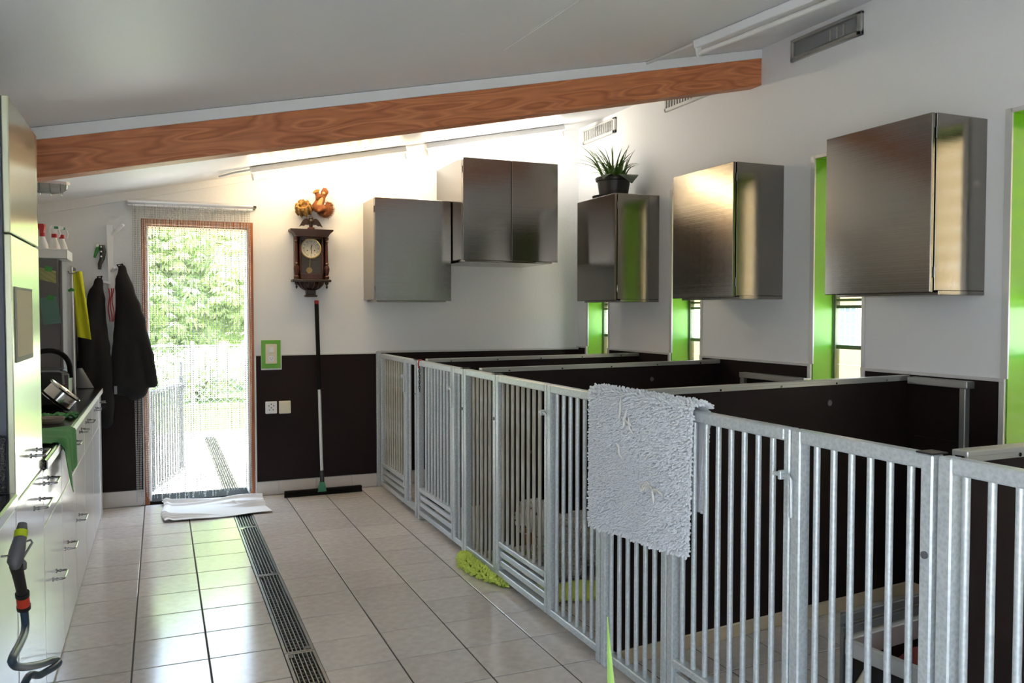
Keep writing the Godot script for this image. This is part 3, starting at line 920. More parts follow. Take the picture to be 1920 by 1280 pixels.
# ------------------------------------------------------------------ stainless wall cabinets
# box lo..hi in room coordinates; face: "x" fronts look to -x, "z" fronts look to +z
func steel_cabinet(label: String, lo: Vector3, hi: Vector3, face: String, doors: int) -> void:
	var base := Vector3((lo.x + hi.x) / 2, lo.y, (lo.z + hi.z) / 2)
	var t := thing("wall_cabinet", label, "cabinet", base, 0.0, "stainless steel wall cabinets")
	var a := lo - base; var c := hi - base
	var body_ := MB.new()
	if face == "x": body_.box(Vector3(a.x + 0.024, 0.008, a.z), Vector3(c.x, c.y, c.z), 0.002)
	else: body_.box(Vector3(a.x, 0.008, a.z), Vector3(c.x, c.y, c.z - 0.024), 0.002)
	obj("body", body_, M.steel, t)
	var bt := MB.new()
	if face == "x": bt.box(Vector3(a.x + 0.05, -0.012, a.z + 0.03), Vector3(c.x, 0.008, c.z - 0.0), 0.002)
	else: bt.box(Vector3(a.x + 0.03, -0.01, a.z), Vector3(c.x - 0.03, 0.008, c.z - 0.05), 0.002)
	obj("bottom_plate", bt, M.steel, t)
	for k in doors:
		var d := MB.new()
		if face == "x":
			d.box(Vector3(a.x, 0.0, a.z - 0.006), Vector3(a.x + 0.02, c.y, c.z - 0.004), 0.003)
			d.box(Vector3(a.x + 0.02, 0.004, a.z - 0.006), Vector3(a.x + 0.036, c.y - 0.004, a.z - 0.002), 0.001)
		else:
			var w := (c.x - a.x) / doors
			d.box(Vector3(a.x + w * k + 0.002, 0.0, c.z - 0.02), Vector3(a.x + w * (k + 1) - 0.002, c.y, c.z), 0.003)
		obj("door", d, M.steel, t)
	for y in [0.09, c.y - 0.09]:
		var hg := MB.new()
		if face == "x": hg.cyl(Vector3(a.x + 0.022, y - 0.025, c.z + 0.0), Vector3(a.x + 0.022, y + 0.025, c.z + 0.0), 0.004, -1, 8)
		else: hg.cyl(Vector3(a.x, y - 0.025, c.z - 0.022), Vector3(a.x, y + 0.025, c.z - 0.022), 0.004, -1, 8)
		obj("hinge", hg, M.chrome, t)

func wall_cabinets() -> void:
	steel_cabinet("square single-door steel cabinet on the far wall right of the clock", Vector3(1.556, 1.549, ZB), Vector3(2.188, 2.357, -6.44), "z", 1)
	steel_cabinet("deep double-door steel cabinet high on the far wall under the lit tube", Vector3(2.192, 1.866, ZB), Vector3(3.02, 2.668, -6.17), "z", 2)
	steel_cabinet("steel wall cabinet with the potted plant standing on it", Vector3(3.163, 1.547, -6.10), Vector3(XR, 2.354, -5.49), "x", 1)
	steel_cabinet("steel wall cabinet with golden reflections, middle one over the pens", Vector3(3.176, 1.547, -4.735), Vector3(XR, 2.358, -4.10), "x", 1)
	steel_cabinet("large nearest steel wall cabinet at the right over the pens", Vector3(3.206, 1.545, -3.375), Vector3(XR, 2.352, -2.73), "x", 1)
	# air vents high on the pens' wall
	for q in [["grey slatted air vent near the far corner above the plant", -6.72, -6.15, 0], ["grey slatted air vent half hidden by the beam", -5.40, -4.84, 0], ["grey air vent right of the beam with its flap closed", -4.035, -3.48, 1]]:
		var t := thing("air_vent", q[0], "vent", Vector3(XR, 2.966, (q[1] + q[2]) / 2), 0.0, "air vents under the ceiling")
		var w: float = q[2] - q[1]
		var f := MB.new()
		for r in [[0.0, 0.026, -w / 2, w / 2], [0.112, 0.13, -w / 2, w / 2], [0.0, 0.13, -w / 2, -w / 2 + 0.02], [0.0, 0.13, w / 2 - 0.035, w / 2]]:
			f.box(Vector3(-0.022, r[0], r[2]), Vector3(0, r[1], r[3]), 0.003)
		obj("frame", f, M.alu if q[3] else M.white_alu, t)
		obj("flap", one_box(Vector3(-0.005, 0.02, -w / 2 + 0.01), Vector3(0, 0.118, w / 2 - 0.01)), M.grey_plastic, t)
		if q[3] == 0:
			for k in 14: obj("slat", one_box(Vector3(-0.016, 0.026, -w / 2 + 0.03 + k * (w - 0.07) / 14.0), Vector3(-0.005, 0.112, -w / 2 + 0.048 + k * (w - 0.07) / 14.0), 0.002), M.white_alu, t)
		else:
			for k in 3: obj("slat", one_box(Vector3(-0.010, 0.035, 0.03 + k * 0.05), Vector3(-0.005, 0.1, 0.045 + k * 0.05), 0.002), M.alu, t)

# ------------------------------------------------------------------ kitchen units on the left
const XC := -0.402
func bow_handle(z0: float, z1: float, y: float, parent: Node) -> void:
	var b := MB.new()
	b.tube([Vector3(XC - 0.002, y, z0), Vector3(XC + 0.036, y, z0), Vector3(XC + 0.041, y, z0 + 0.006), Vector3(XC + 0.041, y, z1 - 0.006), Vector3(XC + 0.036, y, z1), Vector3(XC - 0.002, y, z1)], 0.0042, 8)
	for z in [z0, z1]:
		b.cyl(Vector3(XC - 0.001, y, z), Vector3(XC + 0.004, y, z), 0.009)
		b.cyl(Vector3(XC + 0.012, y, z), Vector3(XC + 0.018, y, z), 0.0065)
	obj("handle", b, M.chrome, parent)

func kitchen() -> void:
	var mods := [
		[-4.05, -3.45, "white base unit right behind the tall white cupboard", [-3.60, -3.48], [-3.80, -3.68]],
		[-4.65, -4.05, "white base unit below the draped green cloth", [-4.58, -4.46], [-4.26, -4.14]],
		[-5.25, -4.65, "white base unit below the leaning steel bowl", [-5.04, -4.92], [-4.82, -4.69]],
		[-5.85, -5.25, "white base unit two from the dark coats", [-5.46, -5.33], []],
		[-6.45, -5.85, "white base unit nearest the dark coats", [-6.12, -5.99], []],
	]
	for q in mods:
		var t := thing("base_unit", q[2], "cabinet", Vector3.ZERO, 0.0, "white base units")
		obj("carcass", one_box(Vector3(XL + 0.002, 0.0, q[0] + 0.001), Vector3(XC - 0.02, 0.874, q[1] - 0.001)), M.lacquer_edge, t)
		var d := obj("drawer", one_box(Vector3(XC - 0.019, 0.668, q[0] + 0.002), Vector3(XC, 0.868, q[1] - 0.002), 0.0025), M.lacquer, t)
		bow_handle(q[3][0], q[3][1], 0.822, d)
		d = obj("door", one_box(Vector3(XC - 0.019, 0.012, q[0] + 0.002), Vector3(XC, 0.662, q[1] - 0.002), 0.0025), M.lacquer, t)
		if q[4].size(): bow_handle(q[4][0], q[4][1], 0.405, d)
	var t := thing("end_panel", "white end panel with a handle at the far end of the base units", "cabinet", Vector3.ZERO)
	obj("panel", one_box(Vector3(XL + 0.002, 0.0, -6.62), Vector3(XC + 0.004, 0.874, -6.452), 0.003), M.lacquer, t)
	bow_handle(-6.60, -6.48, 0.822, t)
	tag(obj("worktop", one_box(Vector3(XL + 0.002, 0.875, -6.63), Vector3(XC + 0.012, 0.915, -3.452), 0.006), M.granite), "dark stone worktop along the white base units", "worktop")
	tag(obj("edge_profile", one_box(Vector3(XC + 0.0122, 0.879, -6.63), Vector3(XC + 0.017, 0.911, -3.452), 0.002), M.lacquer_edge), "pale edge strip along the front of the dark worktop", "trim")
	# tall cupboard
	t = thing("tall_cupboard", "tall glossy white cupboard at the left edge reflecting the doorway", "cabinet", Vector3.ZERO)
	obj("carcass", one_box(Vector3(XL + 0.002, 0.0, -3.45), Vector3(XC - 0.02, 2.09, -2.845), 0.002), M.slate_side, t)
	var d := obj("door", one_box(Vector3(XC - 0.019, 1.688, -3.448), Vector3(XC, 2.088, -2.842), 0.003), M.tall_front, t)
	d = obj("door", one_box(Vector3(XC - 0.019, 0.888, -3.448), Vector3(XC, 1.682, -2.842), 0.003), M.tall_front, t)
	bow_handle(-3.30, -3.16, 0.975, d)
	d = obj("drawer", one_box(Vector3(XC - 0.019, 0.012, -3.448), Vector3(XC, 0.882, -2.842), 0.003), M.lacquer, t)
	bow_handle(-3.36, -3.20, 0.79, d)
	# framed sheet on the tall cupboard
	t = thing("framed_sheet", "yellowed sheet in a grey mount on the tall white cupboard", "picture", Vector3.ZERO)
	obj("mount", one_box(Vector3(XC + 0.0004, 1.300, -3.235), Vector3(XC + 0.004, 1.530, -2.885), 0.001), M.paper_mount, t)
	obj("sheet", one_box(Vector3(XC + 0.004, 1.316, -3.215), Vector3(XC + 0.0052, 1.522, -2.905)), M.paper, t)
	# nearer worktop with its upstand
	t = thing("base_unit", "white base unit at the very left edge below the black stone worktop", "cabinet", Vector3.ZERO, 0.0, "white base units")
	obj("carcass", one_box(Vector3(XL + 0.002, 0.0, -2.840), Vector3(XC - 0.022, 0.874, -0.4)), M.lacquer_edge, t)
	for k in 4: obj("door", one_box(Vector3(XC - 0.021, 0.012, -2.838 + k * 0.61), Vector3(XC - 0.002, 0.868, -2.234 + k * 0.61), 0.003), M.lacquer, t)
	tag(obj("worktop", one_box(Vector3(XL + 0.002, 0.875, -2.840), Vector3(XC + 0.006, 0.915, -0.4), 0.006), M.granite), "black speckled stone worktop at the very left edge in front of the tall cupboard", "worktop")
	tag(obj("upstand", one_box(Vector3(XL + 0.002, 0.9155, -2.840), Vector3(XC - 0.022, 1.09, -2.82), 0.003), M.granite), "speckled black stone upstand against the tall cupboard side", "panel")

# ------------------------------------------------------------------ pens
func grate(label: String, z0: float, z1: float, x0: float, x1: float, y: float) -> void:
	var t := thing("drain_grate", label, "drain", Vector3((x0 + x1) / 2, y, (z0 + z1) / 2), 0.0, "drain grates in the floor")
	var w := (x1 - x0) / 2; var l := (z1 - z0) / 2 - 0.0015
	var f := MB.new()
	for s in [-1.0, 1.0]:
		f.box(Vector3(s * w - (0.012 if s > 0 else 0.0), -0.02, -l), Vector3(s * w + (0.012 if s < 0 else 0.0), 0, l), 0.001)
		f.box(Vector3(-w, -0.02, s * l - (0.014 if s > 0 else 0.0)), Vector3(w, -0.001, s * l + (0.014 if s < 0 else 0.0)), 0.001)
	obj("frame", f, M.grate_steel, t)
	for k in 6:
		var x := -w + 0.012 + (2 * w - 0.024) * (k + 0.5) / 6.0
		obj("bar", one_box(Vector3(x - 0.0026, -0.019, -l + 0.012), Vector3(x + 0.0026, -0.002, l - 0.012), 0.001), M.grate_steel, t)
	var n := int((z1 - z0) / 0.035)
	var c := MB.new()
	for k in n: c.box(Vector3(-w + 0.01, -0.018, -l + 0.02 + k * 0.035), Vector3(w - 0.01, -0.010, -l + 0.024 + k * 0.035))
	obj("cross_rods", c, M.grate_steel, t).set_meta("kind", "stuff")
	for s in [-1.0, 1.0]: obj("lug", one_box(Vector3(s * 0.042 - 0.011, -0.006, s * (l - 0.035) - 0.016), Vector3(s * 0.042 + 0.011, 0.0, s * (l - 0.035) + 0.016), 0.002), M.chrome, t)

func fence_unit(z0: float, z1: float, bars: Array, is_gate: bool, label: String, foot0: bool, foot1: bool, dull := false) -> void:
	var t := thing("pen_gate" if is_gate else "fence_panel", label, "gate" if is_gate else "fence", Vector3(XF + 0.02, 0, (z0 + z1) / 2), 0.0, "galvanised pen gates" if is_gate else "galvanised fence panels")
	var a := z0 - (z0 + z1) / 2; var c := z1 - (z0 + z1) / 2
	var g: Material = M.galvanised
	var h := 0.02
	obj("stile", one_box(Vector3(-h, 0.0 if foot0 else 0.036, a), Vector3(h, 1.119, a + 0.038), 0.004), g, t)
	obj("stile", one_box(Vector3(-h, 0.0 if foot1 else 0.036, c - (0.026 if is_gate else 0.034)), Vector3(h, 1.119, c), 0.004), g, t)
	obj("rail", one_box(Vector3(-h, 1.082, a + 0.037), Vector3(h, 1.119, c - 0.025), 0.004), g, t)
	obj("rail", one_box(Vector3(-h, 0.036, a + 0.037), Vector3(h, 0.070, c - 0.025), 0.004), g, t)
	var y0 := 0.068
	if is_gate:
		obj("rail", one_box(Vector3(-h, 0.198, a + 0.037), Vector3(h, 0.226, c - 0.025), 0.004), g, t)
		for y in [0.092, 0.142]: obj("slat", one_box(Vector3(-0.012, y, a + 0.037), Vector3(0.008, y + 0.034, c - 0.025), 0.004), g, t)
		y0 = 0.224
	for z in bars:
		obj("bar", one_cyl(Vector3(0, y0, z - (z0 + z1) / 2), Vector3(0, 1.084, z - (z0 + z1) / 2), 0.0092, 12), M.galvanised_dull if dull else g, t)
	if is_gate:
		var b := MB.new()
		# bolt: a bent rod in two eyes
		b.tube([Vector3(-h - 0.012, 0.985, c - 0.05), Vector3(-h - 0.012, 0.985, c + 0.012), Vector3(-h - 0.013, 0.978, c + 0.022), Vector3(-h - 0.013, 0.87, c + 0.024)], 0.0065, 8)
		b.box(Vector3(-h - 0.022, 0.972, c - 0.024), Vector3(-h + 0.001, 0.998, c - 0.012), 0.002)
		obj("bolt", b, M.chrome if false else g, t)
		b = MB.new()
		b.tube([Vector3(-h - 0.010, 0.235, c - 0.03), Vector3(-h - 0.010, 0.235, c + 0.01), Vector3(-h - 0.010, 0.17, c + 0.012)], 0.005, 8)
		obj("bolt", b, g, t)
	else:
		var b := MB.new()
		b.box(Vector3(-h - 0.003, 1.119, c - 0.045), Vector3(h + 0.01, 1.123, c + 0.002), 0.001)
		obj("cap_plate", b, M.black_plastic, t)
		b = MB.new()
		b.cyl(Vector3(-h - 0.005, 0.88, c - 0.016), Vector3(-h, 0.88, c - 0.016), 0.009)
		obj("screw", b, M.gun_grey, t)

func span(a: float, b: float, n: int) -> Array:
	var out := []
	for k in n: out.append(lerpf(a, b, float(k) / maxi(n - 1, 1)))
	return out

func pens() -> void:
	# floor drain: dark channel, then grates end to end
	var ch := MB.new()
	ch.box(Vector3(0.466, -0.3, ZB), Vector3(0.597, -0.05, -0.25))
	struct("trim_7", ch, M.dark_channel)
	var joints := [-6.82, -5.855, -4.735, -3.595, -2.46, -1.33]
	var where := ["slotted steel drain grate running under the white towel", "slotted steel drain grate, first full length past the towel", "slotted steel drain grate halfway along the corridor floor", "slotted steel drain grate at the bottom edge of the corridor", "slotted steel drain grate nearest the viewer in the corridor"]
	for k in 5: grate(where[k], joints[k], joints[k + 1], 0.468, 0.595, 0.001)
	# fence: far wall to near
	obj("wall_post", one_box(Vector3(XF, 0, -6.838), Vector3(XF + 0.04, 1.128, -6.80), 0.004), M.galvanised).set_meta("label", "galvanised post fixed to the far wall at the fence end")
	get_node("wall_post").set_meta("category", "post")
	fence_unit(-6.69, -5.95, span(-6.575, -6.03, 9), true, "galvanised pen gate farthest away, next to the far wall", false, false, true)
	fence_unit(-5.945, -5.66, [-5.87], false, "narrow galvanised fence panel between the two farthest gates", false, true)
	fence_unit(-5.63, -4.868, span(-5.475, -4.945, 9), true, "galvanised pen gate second from the far wall", true, false)
	fence_unit(-4.863, -4.663, [-4.79], false, "narrow galvanised fence panel just left of the lime green mop cover", false, true)
	fence_unit(-4.655, -4.148, span(-4.531, -4.214, 6), false, "galvanised fence panel above the lime green mop cover", true, false, true)
	fence_unit(-4.142, -3.502, span(-4.088, -3.617, 8), true, "galvanised pen gate in front of the curly dog", false, false, true)
	fence_unit(-3.497, -2.990, span(-3.428, -3.09, 6), false, "galvanised fence panel at the left edge of the grey chenille mat", false, true)
	fence_unit(-2.982, -2.502, span(-2.924, -2.604, 6), false, "galvanised fence panel mostly behind the grey chenille mat", true, false)
	fence_unit(-2.497, -1.874, span(-2.425, -1.966, 8), true, "galvanised pen gate at the right edge of the grey chenille mat", false, false)
	fence_unit(-1.870, -1.396, span(-1.786, -1.472, 6), false, "galvanised fence panel second from the right edge", false, true)
	fence_unit(-1.383, -0.905, span(-1.322, -1.00, 6), false, "galvanised fence panel at the right edge of the picture", true, false)
	fence_unit(-0.900, -0.262, span(-0.83, -0.36, 8), true, "galvanised pen gate nearest the viewer at the end of the fence row", false, true)
	# dark partitions between the pens
	var parts := [
		[Vector2(1.705, -5.56), Vector2(XR - 0.02, -5.765), "dark brown partition between the two farthest pens"],
		[Vector2(1.705, -4.50), Vector2(XR - 0.02, -4.715), "dark brown partition second from the far wall"],
		[Vector2(1.705, -2.95), Vector2(XR - 0.02, -3.145), "dark brown partition behind the grey chenille mat"],
		[Vector2(1.705, -1.365), Vector2(XR - 0.02, -1.39), "dark brown partition nearest the viewer at the right edge"],
	]
	for q in parts:
		var a: Vector2 = q[0]; var c: Vector2 = q[1]
		var L := a.distance_to(c)
		var t := thing("partition", q[2], "partition", Vector3((a.x + c.x) / 2, 0, (a.y + c.y) / 2), atan2(-(c.y - a.y), c.x - a.x), "dark pen partitions")
		obj("panel", one_box(Vector3(-L / 2, 0.03, -0.013), Vector3(L / 2, 1.122, 0.013), 0.002), M.dark_panel, t)
		var ch2 := MB.new()
		ch2.box(Vector3(-L / 2, 1.118, -0.021), Vector3(L / 2, 1.132, 0.021), 0.002)
		ch2.box(Vector3(-L / 2, 1.106, 0.0132), Vector3(L / 2, 1.12, 0.02), 0.001)
		ch2.box(Vector3(-L / 2, 1.106, -0.02), Vector3(L / 2, 1.12, -0.0132), 0.001)
		obj("top_channel", ch2, M.alu, t)
		for s in 5:
			var x := -L / 2 + 0.18 + s * (L - 0.36) / 4.0
			obj("screw", one_cyl(Vector3(x, 1.113, 0.02), Vector3(x, 1.113, 0.0225), 0.005, 8), M.chrome, t)
		for s in [0.32, 1.25]: obj("bolt_head", one_cyl(Vector3(-L / 2 + s, 1.02 if s > 1 else 0.62, 0.013), Vector3(-L / 2 + s, 1.02 if s > 1 else 0.62, 0.018), 0.014, 12), M.gun_grey, t)
		obj("skirting", one_box(Vector3(-L / 2, 0.0, -0.022), Vector3(L / 2, 0.062, 0.024), 0.003), M.beige_tile, t)
	# hatch frames on the pens' wall
	for q in [["alu frame of a dog hatch below the middle steel cabinet", -4.43, -3.875, 1.065], ["pale alu hatch frame at the wall end of the nearest long partition", -3.10, -2.80, 1.128]]:
		var t := thing("hatch_frame", q[0], "hatch", Vector3(XR - 0.013, 0, (q[1] + q[2]) / 2), 0.0, "dog hatches in the wall")
		var w: float = (q[2] - q[1]) / 2
		obj("head", one_box(Vector3(-0.055, q[3] - 0.035, -w), Vector3(0, q[3], w + 0.04), 0.003), M.alu, t)
		for s in ([-1.0, 1.0] if q[1] < -4.0 else [1.0]): obj("track", one_box(Vector3(-0.035, 0.07, s * w - 0.016), Vector3(0, q[3] - 0.034, s * w + 0.016), 0.003), M.alu, t)
		obj("flap", one_box(Vector3(-0.012, 0.08, -w + 0.012), Vector3(-0.004, q[3] - 0.3, w - 0.012), 0.002), M.dark_panel, t)
	# black chain with a red clip on the far gate
	var t := thing("lead_chain", "short black chain with a red clip hanging on the far fence", "chain", Vector3(XF - 0.012, 1.12, -5.515))
	var b := MB.new()
	for k in 9:
		var a := Vector3(0, -0.05 - k * 0.019, -0.01 - 0.004 * sin(k * 1.3))
		var pts := []
		for q in 9:
			var an := TAU * q / 8.0
			pts.append(a + Vector3(0.005 * cos(an) if k % 2 else 0.0, 0.013 * sin(an), 0.0 if k % 2 else 0.006 * cos(an)))
		b.tube(pts, 0.0028, 5, false)
	obj("links", b, M.black_plastic, t)
	b = MB.new()
	b.tube([Vector3(0.012, 0.008, 0), Vector3(-0.006, 0.006, 0), Vector3(-0.01, -0.02, -0.004), Vector3(-0.006, -0.05, -0.008)], 0.005, 8)
	obj("clip", b, M.red_plastic, t)

# ------------------------------------------------------------------ on and at the far wall
func back_wall_things() -> void:
	var W := ZB
	# curtain rail and chain curtain in front of the door
	var t := thing("curtain_rail", "round aluminium curtain rail above the open door", "rail", Vector3(0.2385, 2.275, W))
	var b := MB.new()
	b.cyl(Vector3(-0.45, 0, 0.05), Vector3(0.44, 0.004, 0.05), 0.0185, -1, 20)
	b.box(Vector3(-0.45, -0.03, 0.046), Vector3(0.436, -0.012, 0.054), 0.002)
	obj("rail", b, M.rail_silver, t)
	for x in [-0.43, 0.455]:
		var k := MB.new()
		k.box(Vector3(x - 0.012, -0.012, 0), Vector3(x + 0.012, 0.012, 0.05), 0.003)
		obj("bracket", k, M.chrome, t)
	b = MB.new()
	b.lathe([Vector2(0, 0.008), Vector2(0.0018, 0.006), Vector2(0.0025, 0.002), Vector2(0.0025, -0.002), Vector2(0.0018, -0.006), Vector2(0, -0.008)], 6)
	var pl := []
	for s in 88:
		var x := -0.180 + 0.832 * s / 87.0 + rng.randf_range(-0.0025, 0.0025)
		var ph := rng.randf() * TAU
		var n := 132 + rng.randi_range(-2, 2)
		for k in n:
			var y := 2.252 - k * 0.0166
			if y < 0.03: continue
			pl.append(Transform3D(Basis(Vector3.UP, rng.randf() * TAU) * Basis(Vector3.RIGHT, rng.randf_range(-0.25, 0.25)), Vector3(x + 0.003 * sin(y * 2.2 + ph), y, W + 0.05 + 0.004 * sin(y * 1.7 + ph * 2.0))))
	tag(many("chain_curtain", b.mesh(), M.chain_alu, pl), "silvery aluminium chain fly curtain hanging in front of the open door", "curtain")
	wall_clock()
	squirrel()
	# floor squeegee leaning on the wall
	t = thing("floor_squeegee", "long-handled black floor squeegee leaning on the dark panel below the clock", "squeegee", Vector3(1.17, 0, W))
	var foot := Vector3(0.006, 0.06, 0.17); var top := Vector3(-0.004, 1.552, 0.024)
	var p := func(f: float) -> Vector3: return foot.lerp(top, f)
	obj("grip", one_cyl(p.call(0.52), p.call(0.985), 0.0165, 14), M.black_rubber, t)
	obj("cap", one_cyl(p.call(0.98), top, 0.0172, 14), M.red_plastic, t)
	obj("shaft", one_cyl(p.call(0.08), p.call(0.53), 0.0125, 14), M.white_alu, t)
	obj("socket", one_cyl(p.call(0.02), p.call(0.09), 0.0175, 14), M.black_plastic, t)
	b = MB.new()
	b.prism(PackedVector2Array([Vector2(-0.034, 0.03), Vector2(0.036, 0.03), Vector2(0.022, 0.105), Vector2(-0.012, 0.105)]), 0.15, 0.192)
	obj("bracket", b, M.teal_plastic, t)
	b = MB.new()
	b.prism(PackedVector2Array([Vector2(-0.29, 0.002), Vector2(0.325, 0.002), Vector2(0.32, 0.05), Vector2(-0.285, 0.05)]), 0.158, 0.178)
	b.box(Vector3(-0.288, 0.03, 0.15), Vector3(0.323, 0.052, 0.186), 0.004)
	obj("blade", b, M.black_rubber, t)
	# switch plate and sockets
	t = thing("switch_plate", "cream switch and socket on a bright green board beside the door", "switch", Vector3(0.807, 1.0, W))
	obj("backing", one_box(Vector3(-0.076, 0.0, 0.012), Vector3(0.082, 0.238, 0.019), 0.001), M.white_plastic, t)
	obj("board", one_box(Vector3(-0.074, 0.012, 0.019), Vector3(0.074, 0.236, 0.028), 0.001), M.green_paint, t)
	var pt := obj("plate", one_box(Vector3(-0.044, 0.05, 0.028), Vector3(0.044, 0.205, 0.04), 0.004), M.cream_plastic, t)
	obj("rocker", one_box(Vector3(-0.018, 0.138, 0.04), Vector3(0.018, 0.182, 0.046), 0.004), M.white_plastic, pt)
	b = MB.new()
	b.cyl(Vector3(0, 0.09, 0.04), Vector3(0, 0.09, 0.043), 0.024, -1, 20)
	var so := obj("socket", b, M.white_plastic, pt)
	for q in [[-0.009, 0.094], [0.009, 0.094], [0, 0.081]]: obj("pin_hole", one_cyl(Vector3(q[0], q[1], 0.0425), Vector3(q[0], q[1], 0.0438), 0.003, 8), M.ink, pt)
	t = thing("wall_socket", "square white wall socket low on the dark panel", "socket", Vector3(0.805, 0.652, W + 0.012))
	obj("plate", one_box(Vector3(-0.045, 0, 0), Vector3(0.044, 0.096, 0.014), 0.004), M.white_plastic, t)
	for q in [[-0.018, 0.062], [0.018, 0.062], [0, 0.075], [-0.014, 0.03], [0.014, 0.03], [0, 0.046]]: obj("pin_hole", one_cyl(Vector3(q[0], q[1], 0.013), Vector3(q[0], q[1], 0.0155), 0.0045, 8), M.ink, t)
	t = thing("wall_switch", "square cream switch beside the white wall socket", "switch", Vector3(0.911, 0.648, W + 0.012))
	obj("plate", one_box(Vector3(-0.046, 0, 0), Vector3(0.045, 0.101, 0.016), 0.004), M.cream_plastic, t)
	obj("rocker", one_box(Vector3(-0.036, 0.012, 0.016), Vector3(0.036, 0.09, 0.022), 0.004), M.cream_plastic, t)
	# coat peg board with two dark coats
	t = thing("coat_rack", "white forked coat peg board left of the door", "coat rack", Vector3(-0.332, 1.3, W))
	b = MB.new()
	b.prism(PackedVector2Array([Vector2(-0.022, 0.798), Vector2(0.021, 0.8), Vector2(0.024, 0.20), Vector2(0.012, 0.02), Vector2(0.004, 0.02), Vector2(-0.012, 0.2)]), 0.0, 0.024)
	obj("board", b, M.white_board, t)
	for q in [[Vector3(0.016, 0.73, 0.012), Vector3(0.086, 0.795, 0.05)], [Vector3(0.01, 0.46, 0.012), Vector3(0.035, 0.48, 0.07)], [Vector3(-0.01, 0.37, 0.012), Vector3(-0.075, 0.385, 0.07)]]:
		var d: Vector3 = q[1] - q[0]
		var m2 := MB.new()
		m2.obox((q[0] + q[1]) / 2.0, Vector3(0.03, 0.02, d.length() + 0.02), Basis.looking_at(d.normalized(), Vector3.UP), 0.004)
		obj("peg", m2, M.white_board, t)
	# coats: flattened soft bodies
	var bones := [
		[Vector3(-0.02, 0.82, 0), Vector3(-0.02, 0.95, 0), 0.042, 0.028], [Vector3(-0.01, 0.80, 0), Vector3(-0.012, 0.45, 0), 0.055, 0.07], [Vector3(-0.012, 0.45, 0), Vector3(-0.045, 0.10, 0), 0.07, 0.085], [Vector3(0.04, 0.66, 0.02), Vector3(0.055, 0.05, 0.02), 0.06, 0.075],
		[Vector3(-0.02, 0.86, 0.02), Vector3(0.075, 0.56, 0.03), 0.048, 0.052], [Vector3(0.075, 0.56, 0.03), Vector3(0.135, 0.30, 0.03), 0.052, 0.048], [Vector3(0.135, 0.30, 0.03), Vector3(0.172, 0.10, 0.04), 0.048, 0.038],
		[Vector3(-0.09, 0.10, 0), Vector3(0.09, 0.06, 0.02), 0.045, 0.05],
	]
	t = thing("coat", "black hooded coat on the right of the peg board, beside the chain curtain", "coat", Vector3(-0.230, 0.83, W + 0.085))
	var cb := body(bones, 0.014, 0.03, 0.0035, 38.0)
	flatten(cb, 0.62)
	obj("coat_body", cb, M.black_cloth, t)
	b = MB.new()
	b.tube([Vector3(-0.03, 0.93, 0.0), Vector3(-0.055, 0.975, -0.02), Vector3(-0.02, 0.98, -0.02), Vector3(-0.01, 0.94, 0.0)], 0.006, 6)
	obj("collar_loop", b, M.black_cloth, t)
	b = MB.new()
	b.box(Vector3(-0.085, 0.03, 0.070), Vector3(-0.065, 0.09, 0.078), 0.003)
	obj("tag", b, M.grey_plastic, t)
	bones = [
		[Vector3(0.02, 0.66, 0), Vector3(0.03, 0.78, -0.01), 0.042, 0.03], [Vector3(0.015, 0.66, 0), Vector3(0.02, 0.3, 0), 0.05, 0.07], [Vector3(0.02, 0.3, 0), Vector3(0.03, -0.12, 0), 0.07, 0.085], [Vector3(-0.03, 0.48, 0.02), Vector3(-0.05, 0.05, 0.02), 0.05, 0.065], [Vector3(0.06, 0.2, 0.02), Vector3(0.065, -0.24, 0.02), 0.05, 0.05],
		[Vector3(0.01, 0.70, 0.02), Vector3(-0.045, 0.40, 0.04), 0.042, 0.045], [Vector3(-0.045, 0.40, 0.04), Vector3(-0.07, 0.08, 0.05), 0.045, 0.04],
	]
	t = thing("coat", "black coat on the left of the peg board, next to the yellow cloth", "coat", Vector3(-0.437, 0.90, W + 0.095))
	cb = body(bones, 0.014, 0.03, 0.0035, 34.0)
	flatten(cb, 0.66)
	obj("coat_body", cb, M.black_cloth, t)
	b = MB.new()
	b.tube([Vector3(0.04, 0.78, 0), Vector3(0.05, 0.82, -0.02), Vector3(0.022, 0.815, -0.02), Vector3(0.028, 0.78, 0)], 0.006, 6)
	obj("collar_loop", b, M.black_cloth, t)
	# red lead over the peg
	t = thing("dog_lead", "dark red dog lead hanging between the two black coats", "lead", Vector3(-0.328, 1.36, W + 0.105))
	for k in 3:
		var x := -0.014 + k * 0.014
		var pts := []
		for q in 12: pts.append(Vector3(x + 0.006 * sin(q * 0.7 + k), 0.27 - q * 0.022, 0.012 * k + 0.006 * cos(q * 0.5 + k)))
		b = MB.new(); b.tube(pts, 0.010, 6, true, 0.4)
		obj("strap", b, M.red_plastic, t)
	# shears on the wall
	t = thing("garden_shears", "black and green garden shears hanging left of the white coat peg", "shears", Vector3(-0.402, 1.77, W + 0.02))
	b = MB.new()
	b.tube([Vector3(0.015, 0.175, 0), Vector3(0.022, 0.13, 0.004), Vector3(0.016, 0.08, 0.004), Vector3(0.0, 0.04, 0), Vector3(-0.002, 0.0, 0)], [0.02, 0.021, 0.018, 0.014, 0.01], 8)
	obj("handle", b, M.black_plastic, t)
	for k in 3: obj("stud", one_cyl(Vector3(0.012, 0.165 - k * 0.035, 0.018), Vector3(0.012, 0.165 - k * 0.035, 0.026), 0.006, 8), M.white_plastic, t)
	b = MB.new()
	b.tube([Vector3(0.0, 0.18, 0.0), Vector3(-0.018, 0.14, 0.0), Vector3(-0.034, 0.085, 0.0)], [0.014, 0.012, 0.008], 8)
	obj("handle", b, M.green_plastic, t)
